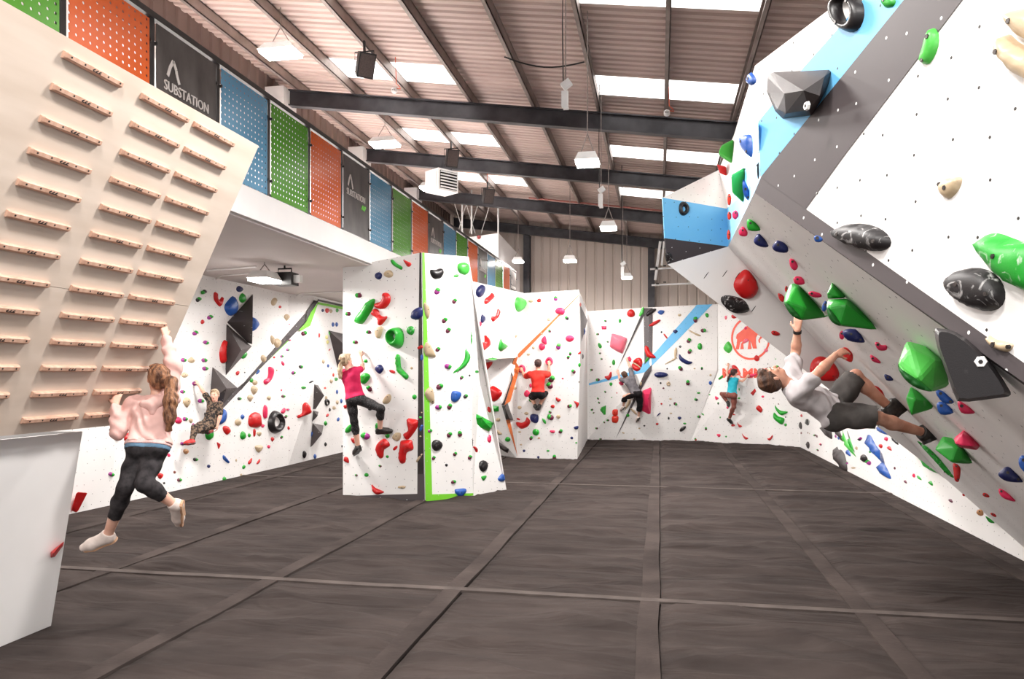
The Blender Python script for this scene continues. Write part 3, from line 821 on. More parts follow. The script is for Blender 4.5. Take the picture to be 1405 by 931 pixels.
# smoke detectors with orange tag cable
for px, py, y, lab in ((541, 124, 13.3, 'white smoke detector with an orange cable, under the left rooflight'), (915, 155, 13.3, 'white smoke detector with an orange cable, under the right rooflight'), (667, 262, 20.4, 'white round detector above the grey speaker')):
    p = pY(px, py, y); t = empty('smoke_detector', p, lab, 'detector', 'white smoke detectors')
    b = MB(); b.tube([p+Vector((0, 0, -.05)), p+Vector((0, 0, -.03)), p+Vector((0, 0, .03)), p+Vector((0, 0, .05))], [.03, .055, .055, .03], 10); b.build('detector_body', WPLAS, t)
    for sx in (-.016, .016):
        b = MB(); b.box(p+Vector((sx-.007, -.062, -.012)), p+Vector((sx+.007, -.05, .004))); b.build('sensor_slot', BLACK, t)
    b = MB(); b.tube([p+Vector((0.03, 0, .04)), p+Vector((.12, 0, .02)), p+Vector((.1, 0, .06)), p+Vector((.04, 0, .12)), Vector((p.x+.02, p.y, roof_at(p.x)))], .008, 5); b.build('orange_cable', OBELT, t)
# white rooms standing on the gallery at the far end
t = empty('climbing_wall', (-5.4, 24.5, 4.1), 'white boxed-in climbing room standing on the far gallery', 'climbing wall')
A0 = pY(640, 322, 24.0); A1 = pY(684, 319.5, 24.0); A2 = pY(706, 337, 26.2)
slab('front_board', [Vector((A0.x-.6, 24, 4.1)), Vector((A1.x, 24, 4.1)), A1, Vector((A0.x-.6, 24, A0.z-.15))], PLAIN, t)
slab('side_board', [Vector((A1.x, 24, 4.1)), Vector((A1.x+.05, 27.5, 4.1)), Vector((A1.x+.05, 27.5, A1.z-.2)), A1], PLAIN, t, face=(1, 0, 0))
slab('top_board', [Vector((A0.x-.6, 24, A0.z-.15)), A1, Vector((A1.x+.05, 27.5, A1.z-.2)), Vector((A0.x-.6, 27.5, A0.z-.2))], PLAIN, t, face=(0, 0, 1))
for px, y_ in ((634, 24.1), (647, 24.1), (683.5, 24.1)):
    q = pY(px, 321, y_)
    b = MB(); b.tube([q, Vector((q.x, q.y, roof_at(q.x)))], .028, 6); b.build('support_rod', WPLAS, t)
b = MB()
for k_ in range(5):
    q = pY(628+k_*8, 320, 24.3); b.tube([q, Vector((q.x+.4*(-1)**k_, q.y, roof_at(q.x)-.1))], .012, 4)
b.build('brace_wires', WPLAS, t)
rb = pY(657, 325, 23.97); b = MB(); b.tube([rb, rb+Vector((0, -.08, 0))], [.07, .04], 8); tag(b.build('climbing_hold', mottled('hold_darkred', srgb(150, 40, 40), srgb(160, 50, 50), 5, .4)), 'small dark red round hold near the top of the white gallery room', 'climbing hold')
# clear end panels of the gallery, window behind
GL = new_mat('pale_panel', srgb(226, 210, 200), .3)
# scaffold-like bracing behind the wing
t = empty('wall_bracing', pY(900, 372, 27.6), 'white steel bracing rails behind the blue wing of the overhang', 'bracing')
for (x0, y0, x1, y1, w) in ((892, 369, 935, 367, .06), (894, 391, 950, 388.5, .06), (906, 331, 899, 384, .09), (911, 331, 908, 364, .07)):
    b = MB(); b.bar(pY(x0, y0, 27.6), pY(x1, y1, 27.6), w, .05, up=(0, 1, 0)); b.build('rail', WPLAS, t)
for x0, y0 in ((900, 366.5), (902, 389), (912, 364.6), (912, 387)):
    q = pY(x0, y0, 27.5); b = MB(); b.box(q+Vector((-.05, -.03, -.02)), q+Vector((.05, .03, .02))); b.build('clamp', BLACK, t)
# red sprinkler pipes along the beams
RPIPE = mottled('red_pipe', srgb(150, 92, 84), srgb(168, 108, 98), 5, .5)
b = MB(); x0, x1 = -4.0, 2.6; b.tube([(x0, 23.5, beam_z(x0)+.36), (x1, 23.5, beam_z(x1)+.36)], .03, 6); tag(b.build('pipe', RPIPE), 'thin dusty red pipe running along the third roof beam', 'pipe')
# left gallery wall trunking under the soffit
b = MB(); b.tube([pz(284, 371, 3.71), pz(352, 366, 3.71)], .016, 5); tag(b.build('conduit', PLAIN), 'white conduit on the soffit left of the gallery lamp', 'conduit')
b = MB(); b.tube([pz(290, 386, 3.71), pz(305, 378, 3.71), pz(345, 375, 3.71)], .012, 5); tag(b.build('conduit', PLAIN), 'thin white cable curving along the soffit above the climbing wall', 'conduit')
b = MB(); b.tube([pz(400, 409, 3.71), pz(412, 403, 3.71), pz(470, 400, 3.71)], .016, 5); tag(b.build('conduit', PLAIN), 'white conduit crossing the soffit near the lime stripe', 'conduit')
# ================================================================== CLIMBING HOLDS
def hold_mat(name, c, rough=.38, chalk=.0, spec=.5):
    m = new_mat(name, c, rough, spec=spec)
    nt, N, L, b = nodes(m)
    tc = N.new('ShaderNodeTexCoord')
    nz = N.new('ShaderNodeTexNoise'); nz.inputs['Scale'].default_value = 7; nz.inputs['Detail'].default_value = 6
    L.new(tc.outputs['Object'], nz.inputs['Vector'])
    cr = N.new('ShaderNodeValToRGB'); cr.color_ramp.elements[0].position = .62 if chalk < .5 else .56; cr.color_ramp.elements[1].position = .80 if chalk < .5 else .72
    if chalk >= .5: nz.inputs['Scale'].default_value = 16; nz.inputs['Detail'].default_value = 9; nz.inputs['Distortion'].default_value = 1.5
    ch = min(1.0, .25 + chalk)
    cr.color_ramp.elements[0].color = (0, 0, 0, 1); cr.color_ramp.elements[1].color = (ch, ch, ch, 1)
    L.new(nz.outputs['Fac'], cr.inputs[0])
    mx = N.new('ShaderNodeMix'); mx.data_type = 'RGBA'; mx.inputs[6].default_value = c; mx.inputs[7].default_value = (.82, .8, .79, 1)
    L.new(cr.outputs[0], mx.inputs[0]); L.new(mx.outputs[2], b.inputs['Base Color'])
    n2 = N.new('ShaderNodeTexNoise'); n2.inputs['Scale'].default_value = 240
    L.new(tc.outputs['Object'], n2.inputs['Vector'])
    bp_ = N.new('ShaderNodeBump'); bp_.inputs['Strength'].default_value = .15; bp_.inputs['Distance'].default_value = .003
    L.new(n2.outputs['Fac'], bp_.inputs['Height']); L.new(bp_.outputs[0], b.inputs['Normal'])
    return m
HM = {'G': hold_mat('hold_green', srgb(30, 156, 42)), 'R': hold_mat('hold_red', srgb(196, 22, 24)), 'K': hold_mat('hold_black', srgb(28, 24, 26)),
      'B': hold_mat('hold_blue', srgb(34, 84, 164)), 'N': hold_mat('hold_navy', srgb(24, 34, 92)), 'T': hold_mat('hold_tan', srgb(190, 168, 138)),
      'P': hold_mat('hold_pink', srgb(226, 44, 92)), 'M': hold_mat('hold_maroon', srgb(96, 20, 52)), 'U': hold_mat('hold_purple', srgb(150, 34, 130)),
      'L': hold_mat('hold_light_green', srgb(76, 186, 72)), 'D': mottled('hold_dark_grey', srgb(52, 46, 46), srgb(66, 58, 58), 6, .5, bump=.2, bscale=200), 'O': hold_mat('hold_orange_red', srgb(226, 60, 40)),
      'S': hold_mat('hold_salmon_pink', srgb(240, 116, 136)), 'Y': hold_mat('hold_pale_yellow', srgb(222, 214, 140)), 'W': hold_mat('hold_chalky_black', srgb(26, 22, 24), .5, .55),
      'Z': hold_mat('hold_brown', srgb(120, 60, 50)), 'C': hold_mat('hold_chalky_green', srgb(30, 150, 44), .45, .7), 'J': hold_mat('hold_amber_tan', srgb(196, 142, 96))}
CN = {'G': 'green', 'R': 'red', 'K': 'black', 'B': 'blue', 'N': 'navy blue', 'T': 'tan', 'P': 'pink', 'M': 'maroon', 'U': 'purple', 'L': 'light green', 'D': 'dark grey',
      'O': 'orange-red', 'S': 'salmon pink', 'Y': 'pale yellow', 'W': 'chalk-marked black', 'Z': 'brown', 'C': 'chalk-marked green', 'J': 'amber tan'}
HOLDS = []
BOLT = mottled('bolt_steel', srgb(40, 36, 36), srgb(90, 84, 82), 40, .4, metal=.5)
def smooth_closed(P, n=3):
    out = []; m = len(P)
    for i in range(m):
        p0, p1, p2, p3 = P[i-1], P[i], P[(i+1) % m], P[(i+2) % m]
        for k_ in range(n):
            t = k_/n
            out.append(tuple(.5*((2*p1[a])+(-p0[a]+p2[a])*t+(2*p0[a]-5*p1[a]+4*p2[a]-p3[a])*t*t+(-p0[a]+3*p1[a]-3*p2[a]+p3[a])*t**3) for a in (0, 1)))
    return out
def dome(out2d, H, res=9, prof=.5, peak=None):
    """height field over a closed outline: 2-D points (metres) -> verts (x, y, h), faces"""
    n = len(out2d)
    xs = [p[0] for p in out2d]; ys = [p[1] for p in out2d]
    w = max(max(xs)-min(xs), max(ys)-min(ys)); step = w/res
    A_ = np.array(out2d); B_ = np.roll(A_, -1, axis=0); AB = B_-A_; LL = (AB**2).sum(1)+1e-12
    def dist(x, y):
        q = np.array((x, y)); t = np.clip(((q-A_)*AB).sum(1)/LL, 0, 1)
        return float(np.sqrt((((A_+AB*t[:, None])-q)**2).sum(1).min()))
    pts = list(out2d); 
    y = min(ys)+step*.5; row = 0
    while y < max(ys):
        x = min(xs)+step*(.25 if row % 2 else .5)
        while x < max(xs):
            if inside((x, y), out2d) and dist(x, y) > step*.3: pts.append((x, y))
            x += step
        y += step*.87; row += 1
    if len(pts) == n:
        pts.append((sum(xs)/n, sum(ys)/n))
    co, ed, fa, *_ = delaunay_2d_cdt([Vector(p) for p in pts], [(i, (i+1) % n) for i in range(n)], [], 1, 1e-7)
    ds = [dist(c.x, c.y) for c in co]; dm = max(ds) or 1e-6
    V = []
    for c, d in zip(co, ds):
        k_ = d/dm
        h = H*(1-(1-k_)**2)**prof if d > 1e-6 else 0
        if peak: h *= 1 + .5*((c.x*peak[0]+c.y*peak[1])/w)
        V.append((c.x, c.y, max(0, h)))
    return V, [tuple(f) for f in fa]
def area2(P): return sum(P[i][0]*P[(i+1) % len(P)][1]-P[(i+1) % len(P)][0]*P[i][1] for i in range(len(P)))/2
GRAZING = {'F2', 'F5'}
def place_outline(pix, wall, cpx=None):
    c = cpx or (sum(p[0] for p in pix)/len(pix), sum(p[1] for p in pix)/len(pix))
    p0, n = hit(c[0], c[1], wall)
    if wall in GRAZING:
        # seen almost edge-on: the hold stands out sideways from the board it touches
        ds = sorted((hit(q[0], q[1], wall)[0]-EYE).length for q in pix)
        d_ = min(max(3.0, sum(ds[:3])/3), 10.6)
        v_ = (p0-EYE).normalized(); p0 = EYE + v_*d_; n = -v_
    u, v = plane_axes(n)
    o2 = []
    for q in pix:
        w = pPl(q[0], q[1], p0, n) - p0
        o2.append((w.dot(u), w.dot(v)))
    if area2(o2) < 0: o2 = o2[::-1]
    return p0, n, u, v, o2
def mk(name, p0, n, u, v, VV, F, mat, parent=None, smooth=True, origin=None):
    V = [p0 + u*a + v*b + n*h for a, b, h in VV]
    return add(name, V, F, mat, parent, origin=(origin if parent is None else None) or (p0 if parent is None else None), smooth=smooth)
def reg(o, desc, wall, px, py, sz):
    if desc[1] == 'two-tone': o.name = 'two_tone_hold'
    elif sz < 7.5: o.name = 'foothold'
    HOLDS.append(dict(o=o, desc=desc, wall=wall, px=px, py=py, sz=sz)); o['category'] = {'two': 'two-tone hold', 'foo': 'foothold'}.get(o.name[:3], 'climbing hold')
def bolt(p0, n, u, v, a, b, h, r, parent):
    V = []; F = []
    for k_ in range(6):
        t = math.pi*k_/3; V.append((a+r*math.cos(t), b+r*math.sin(t), h-.004)); 
    for k_ in range(6):
        t = math.pi*k_/3; V.append((a+r*.9*math.cos(t), b+r*.9*math.sin(t), h+.004))
    F = [(k_, (k_+1) % 6, 6+(k_+1) % 6, 6+k_) for k_ in range(6)] + [tuple(range(6, 12))]
    mk('bolt', p0, n, u, v, V, F, BOLT, parent, smooth=False)
def outline_hold(wall, col, pix, shape, H=None, smooth=3, res=9, name='climbing_hold', nb=None, peak=(0, .6), facets=False):
    if smooth > 1 and not facets: pix = smooth_closed(pix, smooth)
    p0, n, u, v, o2 = place_outline(pix, wall)
    xs = [p[0] for p in o2]; ys = [p[1] for p in o2]
    w = max(xs)-min(xs); hh = max(ys)-min(ys); mn = math.sqrt(abs(area2(o2)))
    if H is None: H = .34*math.sqrt(abs(area2(pix)))*(p0-EYE).length/F_PX
    if wall in GRAZING: H *= .8
    VV, F = dome(o2, H, res, .42, peak)
    front = list(VV)
    if wall in GRAZING:
        m_ = len(VV); VV = VV + [(a_, b_, -h_) for a_, b_, h_ in VV]; F = F + [tuple(i+m_ for i in reversed(f)) for f in F]
    o = mk(name, p0, n, u, v, VV, F, HM[col], smooth=not facets)
    px = sum(p[0] for p in pix)/len(pix); py = sum(p[1] for p in pix)/len(pix)
    pw = max(p[0] for p in pix)-min(p[0] for p in pix); ph = max(p[1] for p in pix)-min(p[1] for p in pix)
    s = max(pw, ph)
    if s > 7 or nb:
        hi = sorted(front, key=lambda q: -q[2])
        b0 = hi[0]; bolt(p0, n, u, v, b0[0], b0[1], b0[2]-.002, .009, o)
        if s > 24:
            far_ = max(hi[:max(3, len(hi)//2)], key=lambda q: (q[0]-b0[0])**2+(q[1]-b0[1])**2)
            bolt(p0, n, u, v, far_[0], far_[1], far_[2]-.002, .008, o)
    reg(o, (CN[col], shape), wall, px, py, s)
    return o
def ell(cx, cy, w, h, rot=0, n=12, tear=0):
    r = math.radians(rot); out = []
    for i in range(n):
        a = 2*math.pi*i/n; x = math.cos(a)*w/2; y = math.sin(a)*h/2
        if tear: 
            k_ = (1 - tear*.55*max(0, -math.sin(a)*math.copysign(1, tear))) if tear > 0 else (1 + tear*.55*max(0, math.sin(a)))
            x *= k_
        x += .04*w*math.sin(2*a+cx)
        out.append((cx+x*math.cos(r)-y*math.sin(r), cy+x*math.sin(r)+y*math.cos(r)))
    return out
def duo(wall, cx, cy, s, ang, c1='G', c2='M'):
    """two-tone hold: dark body with a green cap; ang = image direction from body to cap (deg, y down)"""
    a = math.radians(ang); dx, dy = math.cos(a)*s*.18, math.sin(a)*s*.18
    pix = ell(cx-dx*.6, cy-dy*.6, s*.86, s*.78, ang, 9)
    p0, n, u, v, o2 = place_outline(pix, wall, (cx, cy))
    mn = math.sqrt(abs(area2(pix)))*(p0-EYE).length/F_PX
    VV, F = dome(o2, mn*.42, 5, .45)
    o = mk('climbing_hold', p0, n, u, v, VV, F, HM[c2])
    pix = ell(cx+dx*1.1, cy+dy*1.1, s*.66, s*.72, ang, 8)
    c2d = []
    for q in pix:
        w = pPl(q[0], q[1], p0+n*mn*.12, n) - p0; c2d.append((w.dot(u), w.dot(v)))
    if area2(c2d) < 0: c2d = c2d[::-1]
    VV, F = dome(c2d, mn*.5, 5, .45)
    mk('cap', p0, n, u, v, [(a_, b_, h+mn*.10) for a_, b_, h in VV], F, HM[c1], o)
    reg(o, (CN[c1]+' and '+CN[c2], 'two-tone'), wall, cx, cy, s)
    return o
def ring_hold(wall, col, cx, cy, w, h, hx, hy, hw, hh, rot=0, shape='ring-shaped', H=None):
    n = 20
    outp = ell(cx, cy, w, h, rot, n); inp = ell(hx, hy, hw, hh, rot, n)
    p0, nn, u, v, o2 = place_outline(outp, wall, (cx, cy))
    i2 = []
    for q in inp:
        ww = pPl(q[0], q[1], p0, nn) - p0; i2.append((ww.dot(u), ww.dot(v)))
    if area2(i2) < 0: i2 = i2[::-1]
    # align start
    k0 = min(range(n), key=lambda k_: (i2[k_][0]-o2[0][0])**2+(i2[k_][1]-o2[0][1])**2); i2 = i2[k0:]+i2[:k0]
    mn = math.sqrt(abs(area2(outp)))*(p0-EYE).length/F_PX; H = H or mn*.28
    VV = []; F = []; m = 7
    for j in range(m):
        f = j/(m-1); hgt = H*math.sin(math.pi*f)**.7 if 0 < f < 1 else 0
        for k_ in range(n):
            a, b = o2[k_], i2[k_]; VV.append((a[0]+(b[0]-a[0])*f, a[1]+(b[1]-a[1])*f, hgt))
    for j in range(m-1):
        for k_ in range(n): F.append((j*n+k_, j*n+(k_+1) % n, (j+1)*n+(k_+1) % n, (j+1)*n+k_))
    o = mk('climbing_hold', p0, nn, u, v, VV, F, HM[col])
    if max(w, h) > 12:
        for k_ in (2, 12):
            q = VV[3*n+k_]; bolt(p0, nn, u, v, q[0], q[1], q[2]-.002, .009, o)
    reg(o, (CN[col], shape), wall, cx, cy, max(w, h))
    return o
POCKET_SHADE = hold_mat('hold_deep_green', srgb(12, 92, 26), .5, .3)  # darker green: shade of the hand opening put into the colour
def plate_hold(wall, col, outline, face, h, shape, smooth=3, bolt_at=None):
    """thick shaped plate: outline on the board, smaller raised face"""
    o_ = smooth_closed(outline, smooth); f_ = smooth_closed(face, smooth)
    return hull_hold(wall, col, [(x, y, 0) for x, y in o_] + [(x, y, h) for x, y in f_], shape, nobevel=True, white_bolt=bolt_at)
def hull_hold(wall, col, pts, shape, name='climbing_hold', mat=None, cat='climbing hold', pocket=None, nobevel=False, white_bolt=None):
    """faceted volume: (px, py, height above the board in metres); convex hull"""
    c = [q for q in pts if q[2] == 0] or pts
    p0, n = hit(sum(q[0] for q in c)/len(c), sum(q[1] for q in c)/len(c), wall)
    if wall in GRAZING:
        ds = sorted((hit(q[0], q[1], wall)[0]-EYE).length for q in pts)
        v_ = (p0-EYE).normalized(); p0 = EYE + v_*min(10.6, max(2.9, sum(ds[:3])/3)); n = -v_
        k_ = 1.0
        pts = list(pts) + [(q[0], q[1], -q[2]*.8) for q in pts if q[2] > 0]
    W = [pPl(q[0], q[1], p0+n*q[2], n) for q in pts]
    # foot of every raised point, so that the volume sits on the board
    bm = bmesh.new()
    for w_ in W: bm.verts.new(w_)
    bmesh.ops.convex_hull(bm, input=bm.verts[:])
    bmesh.ops.delete(bm, geom=[v_ for v_ in bm.verts if not v_.link_faces], context='VERTS')
    bmesh.ops.dissolve_limit(bm, angle_limit=.05, verts=bm.verts[:], edges=bm.edges[:])
    sz0 = max((a-b).length for a in W for b in W)
    if mat is None and not nobevel: bmesh.ops.bevel(bm, geom=bm.edges[:], offset=min(.02, sz0*.04), segments=2, profile=.6, affect='EDGES')
    bmesh.ops.recalc_face_normals(bm, faces=bm.faces[:])
    bm.verts.index_update()
    V = [v_.co.copy() for v_ in bm.verts]; F = [tuple(v_.index for v_ in f.verts) for f in bm.faces]; bm.free()
    u, v = plane_axes(n)
    UV = [(q.dot(u), q.dot(v)) for q in V]
    o = add(name, V, F, mat or HM[col], origin=p0, uv=UV)
    hm = max(q[2] for q in pts)
    if pocket:
        pl = smooth_closed(pocket, 3); c2 = []
        for q in pl:
            w_ = pPl(q[0], q[1], p0+n*hm*.96, n)-p0; c2.append((w_.dot(u), w_.dot(v)))
        if area2(c2) < 0: c2 = c2[::-1]
        VV, FF = dome(c2, .025, 8, .5)
        mk('pocket', p0, n, u, v, [(a_, b_, z_+hm*.96) for a_, b_, z_ in VV], FF, POCKET_SHADE, o)
    if white_bolt:
        w_ = pPl(white_bolt[0], white_bolt[1], p0+n*hm, n)-p0
        q = MB(); a_ = p0+u*w_.dot(u)+v*w_.dot(v)+n*(hm-.004); q.tube([a_, a_+n*.012], [.02, .017], 6); q.build('washer', WPLAS, o)
        q = MB(); q.tube([a_+n*.012, a_+n*.014], .007, 6); q.build('bolt', BLACK, o)
    px = sum(q[0] for q in pts)/len(pts); py = sum(q[1] for q in pts)/len(pts)
    s = max(max(q[0] for q in pts)-min(q[0] for q in pts), max(q[1] for q in pts)-min(q[1] for q in pts))
    reg(o, (CN[col], shape), wall, px, py, s); o['category'] = cat
    return o
def conv(txt, ox, oy, sc): return [(ox+float(a)/sc, oy+float(b)/sc) for a, b in (q.split(',') for q in txt.split())]
SHAPES = {'e': 'rounded', 'c': 'crescent', 'b': 'curved', 't': 'teardrop-shaped', 'm': 'small rounded', 's': 'shield-shaped', 'l': 'long', 'h': 'half-moon', 'x': 'knobbly', 'k': 'fin-shaped', 'p': 'pocketed', 'w': 'wedge-shaped'}
def run(wall, ox, oy, sc, text):
    """one line per hold. e col cx cy w h [rot] | t (teardrop up) | v (teardrop down) | D cx cy size dir | O shape col x,y ... | p pocket"""
    for ln in text.strip().splitlines():
        f = ln.split('#')[0].split()
        if not f: continue
        k_ = f[0]; wl_ = wall
        if '@' in k_: k_, wl_ = k_.split('@')
        if k_ == 'O':
            outline_hold(wl_, f[2], conv(' '.join(f[3:]), ox, oy, sc), SHAPES[f[1]])
        elif k_ == 'F':
            outline_hold(wl_, f[2], conv(' '.join(f[3:]), ox, oy, sc), SHAPES[f[1]], facets=True, res=5)
        elif k_ == 'D':
            a = [float(q) for q in f[1:5]]; cc = f[5] if len(f) > 5 else 'GM'
            duo(wl_, ox+a[0]/sc, oy+a[1]/sc, a[2]/sc, a[3], cc[0], cc[1])
        elif k_ == 'R':
            a = [float(q) for q in f[2:]]
            ring_hold(wl_, f[1], ox+a[0]/sc, oy+a[1]/sc, a[2]/sc, a[3]/sc, ox+a[4]/sc, oy+a[5]/sc, a[6]/sc, a[7]/sc, a[8] if len(a) > 8 else 0)
        else:
            a = [float(q) for q in f[2:]]; w, h = a[2]/sc, a[3]/sc; rot = a[4] if len(a) > 4 else 0
            s = max(w, h)
            sh = {'e': 'rounded', 't': 'teardrop-shaped', 'v': 'drop-shaped', 'l': 'long thin'}[k_]
            if k_ == 'e' and max(w, h) > 2.1*min(w, h): sh = 'elongated'
            outline_hold(wl_, f[1], ell(ox+a[0]/sc, oy+a[1]/sc, w, h, rot, 8 if s < 9 else (12 if s < 30 else 20), tear=(1 if k_ == 't' else (-1 if k_ == 'v' else 0))), sh, smooth=1, res=4 if s < 6 else (6 if s < 14 else (9 if s < 30 else 14)))
# ---------- left wall: grey pyramid volumes
def VA(q): return [(240+x/6.004, 380+y/6.004, h) for x, y, h in q]
hull_hold('left', 'D', VA([(643,142,0),(430,372,0),(600,540,0),(643,142,.02),(640,362,.42),(637,551,.12)]), 'upper triangular pyramid volume', 'pyramid_volume', DARKV, 'climbing volume')
hull_hold('left', 'D', VA([(425,385,0),(415,815,0),(545,600,.34),(632,570,.02)]), 'middle triangular pyramid volume', 'pyramid_volume', DARKV, 'climbing volume')
def VB(q): return [(240+x/6.004, 520+y/6.004, h) for x, y, h in q]
hull_hold('left', 'D', VB([(300,-115,0),(292,170,0),(385,218,0),(515,70,.02),(425,75,.34)]), 'lower triangular pyramid volume', 'pyramid_volume', DARKV, 'climbing volume')
hull_hold('leftd', 'D', VB([(1148,42,0),(1138,248,0),(1160,245,0),(1230,135,.3),(1180,50,.0)]), 'dark triangular wedge volume', 'pyramid_volume', DARKV, 'climbing volume')
hull_hold('leftd', 'D', VB([(1140,258,0),(1132,350,0),(1183,268,.02),(1176,300,.2)]), 'small dark wedge volume', 'pyramid_volume', DARKV, 'climbing volume')
hull_hold('leftd', 'D', VB([(1135,362,0),(1116,560,0),(1140,540,0),(1212,450,.28),(1225,380,.02)]), 'lowest dark wedge volume', 'pyramid_volume', DARKV, 'climbing volume')
hull_hold('leftd', 'D', VA([(1265,438,0),(1340,745,0),(1400,470,.02),(1400,560,.3),(1380,740,0)]), 'grey wedge volume beside the pillar', 'pyramid_volume', DARKV, 'climbing volume')
run('left', 240, 380, 6.004, '''
D 192 184 46 -40 GK
D 237 122 46 150 GK
O c R 320,130 340,125 345,165 362,190 388,160 390,190 372,243 340,215 320,180
D 288 330 46 -30 GU
e R 226 368 32 38 10
D 166 460 46 -35 GU
D 255 538 42 20 GU
O t B 475,155 500,195 508,240 500,290 470,318 435,310 410,270 408,235 430,200
e N 530 98 56 50 20
e G 555 172 54 82
D 70 682 44 0 GU
t T 135 682 62 52
D 240 684 44 0 GU
D 248 752 44 0 GU
t T 80 805 66 46
O l R 400,522 418,525 412,600 418,690 405,708 375,700 365,620 380,560
D 165 875 46 -10 GU
e G 535 320 70 60
e G 570 440 70 68
e G 565 640 50 68 20
e W 547 600 22 20
e O 412 885 22 42
O s B 640,330 690,385 640,445
e T 815 202 44 70 20
e R 866 245 26 22
e K 1018 258 54 70
v T 920 332 44 58
e P 978 343 22 50 -20
e P 944 388 22 32
e T 802 518 30 80 -8
e T 842 543 58 80
e T 728 672 42 66 -10
e K 822 588 16 16
D@leftv 1063 463 50 -20 GM
D 944 518 30 0 PM
D 930 598 28 0 GU
D 880 652 28 0 GU
e R 817 660 20 20
e P 888 710 22 46 -25
O b P 770,740 800,745 805,790 785,850 750,885 730,870 735,845 760,830 768,790
e R 516 790 28 40 30
e K 575 785 12 12
e T 839 768 14 18
e G 630 850 28 40 15
e B 683 780 20 50 30
e T 658 868 44 46
D@leftv 1038 737 34 0 GK
D@leftv 977 787 34 0 GU
e@leftv K 1122 862 46 14 -25
e@leftv G 1060 910 44 24
e@leftd B 1302 390 22 40
e@leftd B 1332 390 22 40
e@leftd N 1217 275 24 26
e@leftd R 1254 275 36 42
e@leftd T 1285 280 24 35
e@leftd G 1336 275 24 34
e@leftd R 1188 480 12 40
e@leftd Y 1250 495 28 35
e@leftd Y 1257 535 22 35
e@leftd R 1275 597 30 12 -40
e@leftd T 1222 695 22 38
e@leftd B 1262 730 18 30
e@leftd R 1287 750 8 8
e@leftd O 1305 805 16 32
e@leftd T 1287 855 26 40
e@leftd C 1328 840 34 30
e@leftd L 1275 460 20 36 -20
''')
run('left', 240, 520, 6.004, '''
v T 95 190 60 86
D 62 102 38 0 GU
D 212 178 46 0 GU
e P 27 338 56 58
D 83 327 42 0 GU
v T 130 342 34 42
e U 148 385 28 50 10
e K 247 288 12 34
O p G 265,420 300,412 312,440 310,480 285,500 258,490 248,450
e Z 232 437 30 32
O t B 395,245 415,270 413,330 385,370 335,370 320,350 350,300
D 62 530 36 -160 UM
e J 90 595 46 48
D 168 660 38 0 GK
e N 278 717 30 30
O c B 395,622 415,640 435,665 450,680 440,692 415,675 395,655
e T 505 668 14 26
O b R 345,518 368,530 372,545 358,575 350,545
O x R 395,390 430,385 455,425 430,458 400,430
e B 398 107 55 44 -20
D 530 160 32 0 GK
v T 650 92 54 80
v T 618 157 46 58
e K 655 190 10 10
v T 775 155 38 40
O t P 740,208 755,240 755,310 740,325 725,300 725,245
v B 556 310 34 44
e T 518 353 50 60
O x R 665,270 690,285 702,340 705,385 680,398 630,395 605,370 608,310 635,280
e R 653 440 20 70
e P 722 384 32 32
e G 558 462 46 70
e G 612 462 26 36
v T 694 450 42 44
R K 824 352 122 190 832 350 58 78
e K 492 467 10 10
v R 802 495 28 42
e P 773 555 28 30
O h T 660,548 718,545 712,580 690,604 668,585
O l R 632,648 625,690 605,700 602,680 615,665
O l R 697,655 695,685 678,700 672,690
e G 566 722 26 38 15
e T 546 788 20 24
e G 407 820 32 38
e Z 4 765 10 16
D 36 830 36 0 GM
e P 877 90 14 18
D 892 140 30 0 GM
O w P 905,235 905,270 890,285 872,275 880,250
D 930 250 24 180 PU
D 913 308 28 -50 GM
e R 948 352 20 32 -10
e R 936 402 20 34 -10
D 878 478 26 -50 GM
D 948 465 26 -50 GM
D 947 584 26 -40 GM
e R 996 558 10 26
O x K 1060,585 1080,610 1070,650 1055,640 1045,600
e@leftd B 1153 635 22 44
O@leftv x R 1075,190 1100,205 1125,265 1110,285 1060,305 1015,320 1003,300 1045,280 1050,215
e@leftd O 1237 72 24 16
R@leftd K 1250 190 38 60 1253 195 14 26
e@leftd T 1245 152 26 28
e@leftd T 1337 190 24 36
e@leftd T 1310 235 34 30
e@leftd K 1275 250 18 32
e@leftd R 1255 298 20 34 30
e@leftd B 1335 105 16 40
e@leftd B 1370 180 18 40
e@leftd B 1345 330 22 36 20
e@leftd G 1240 362 26 44
e@leftd Y 1203 412 34 26
e@leftd G 1157 295 30 42
e@leftd B 1137 460 34 70
e@leftd B 1172 448 34 40
e@leftd K 1240 535 22 36
e@leftd K 1376 552 10 22
''')
run('left', 90, 540, 6.004, '''
D 425 362 50 10 GU
e K 368 295 22 25
O x R 485,350 530,310 553,320 550,360 515,380 485,385
D 375 662 46 20 GU
e P 851 505 28 32
O w R 748,655 795,655 798,680 775,702
e Z 898 645 24 24
e K 812 735 20 20
D 936 708 36 0 GM
''')
def VC(q): return [(90+x/6.004, 540+y/6.004, h) for x, y, h in q]
hull_hold('left', 'R', VC([(92,850,0),(40,960,0),(95,985,0),(150,862,0),(90,805,.14),(184,812,.14),(62,930,.05)]), 'large tapering wedge')
hull_hold('kick', 'R', [(88,742,0),(69,757,0),(69,765,0),(75,764,0),(87,748,0),(84,746,.06),(74,758,.06)], 'slanted bar')

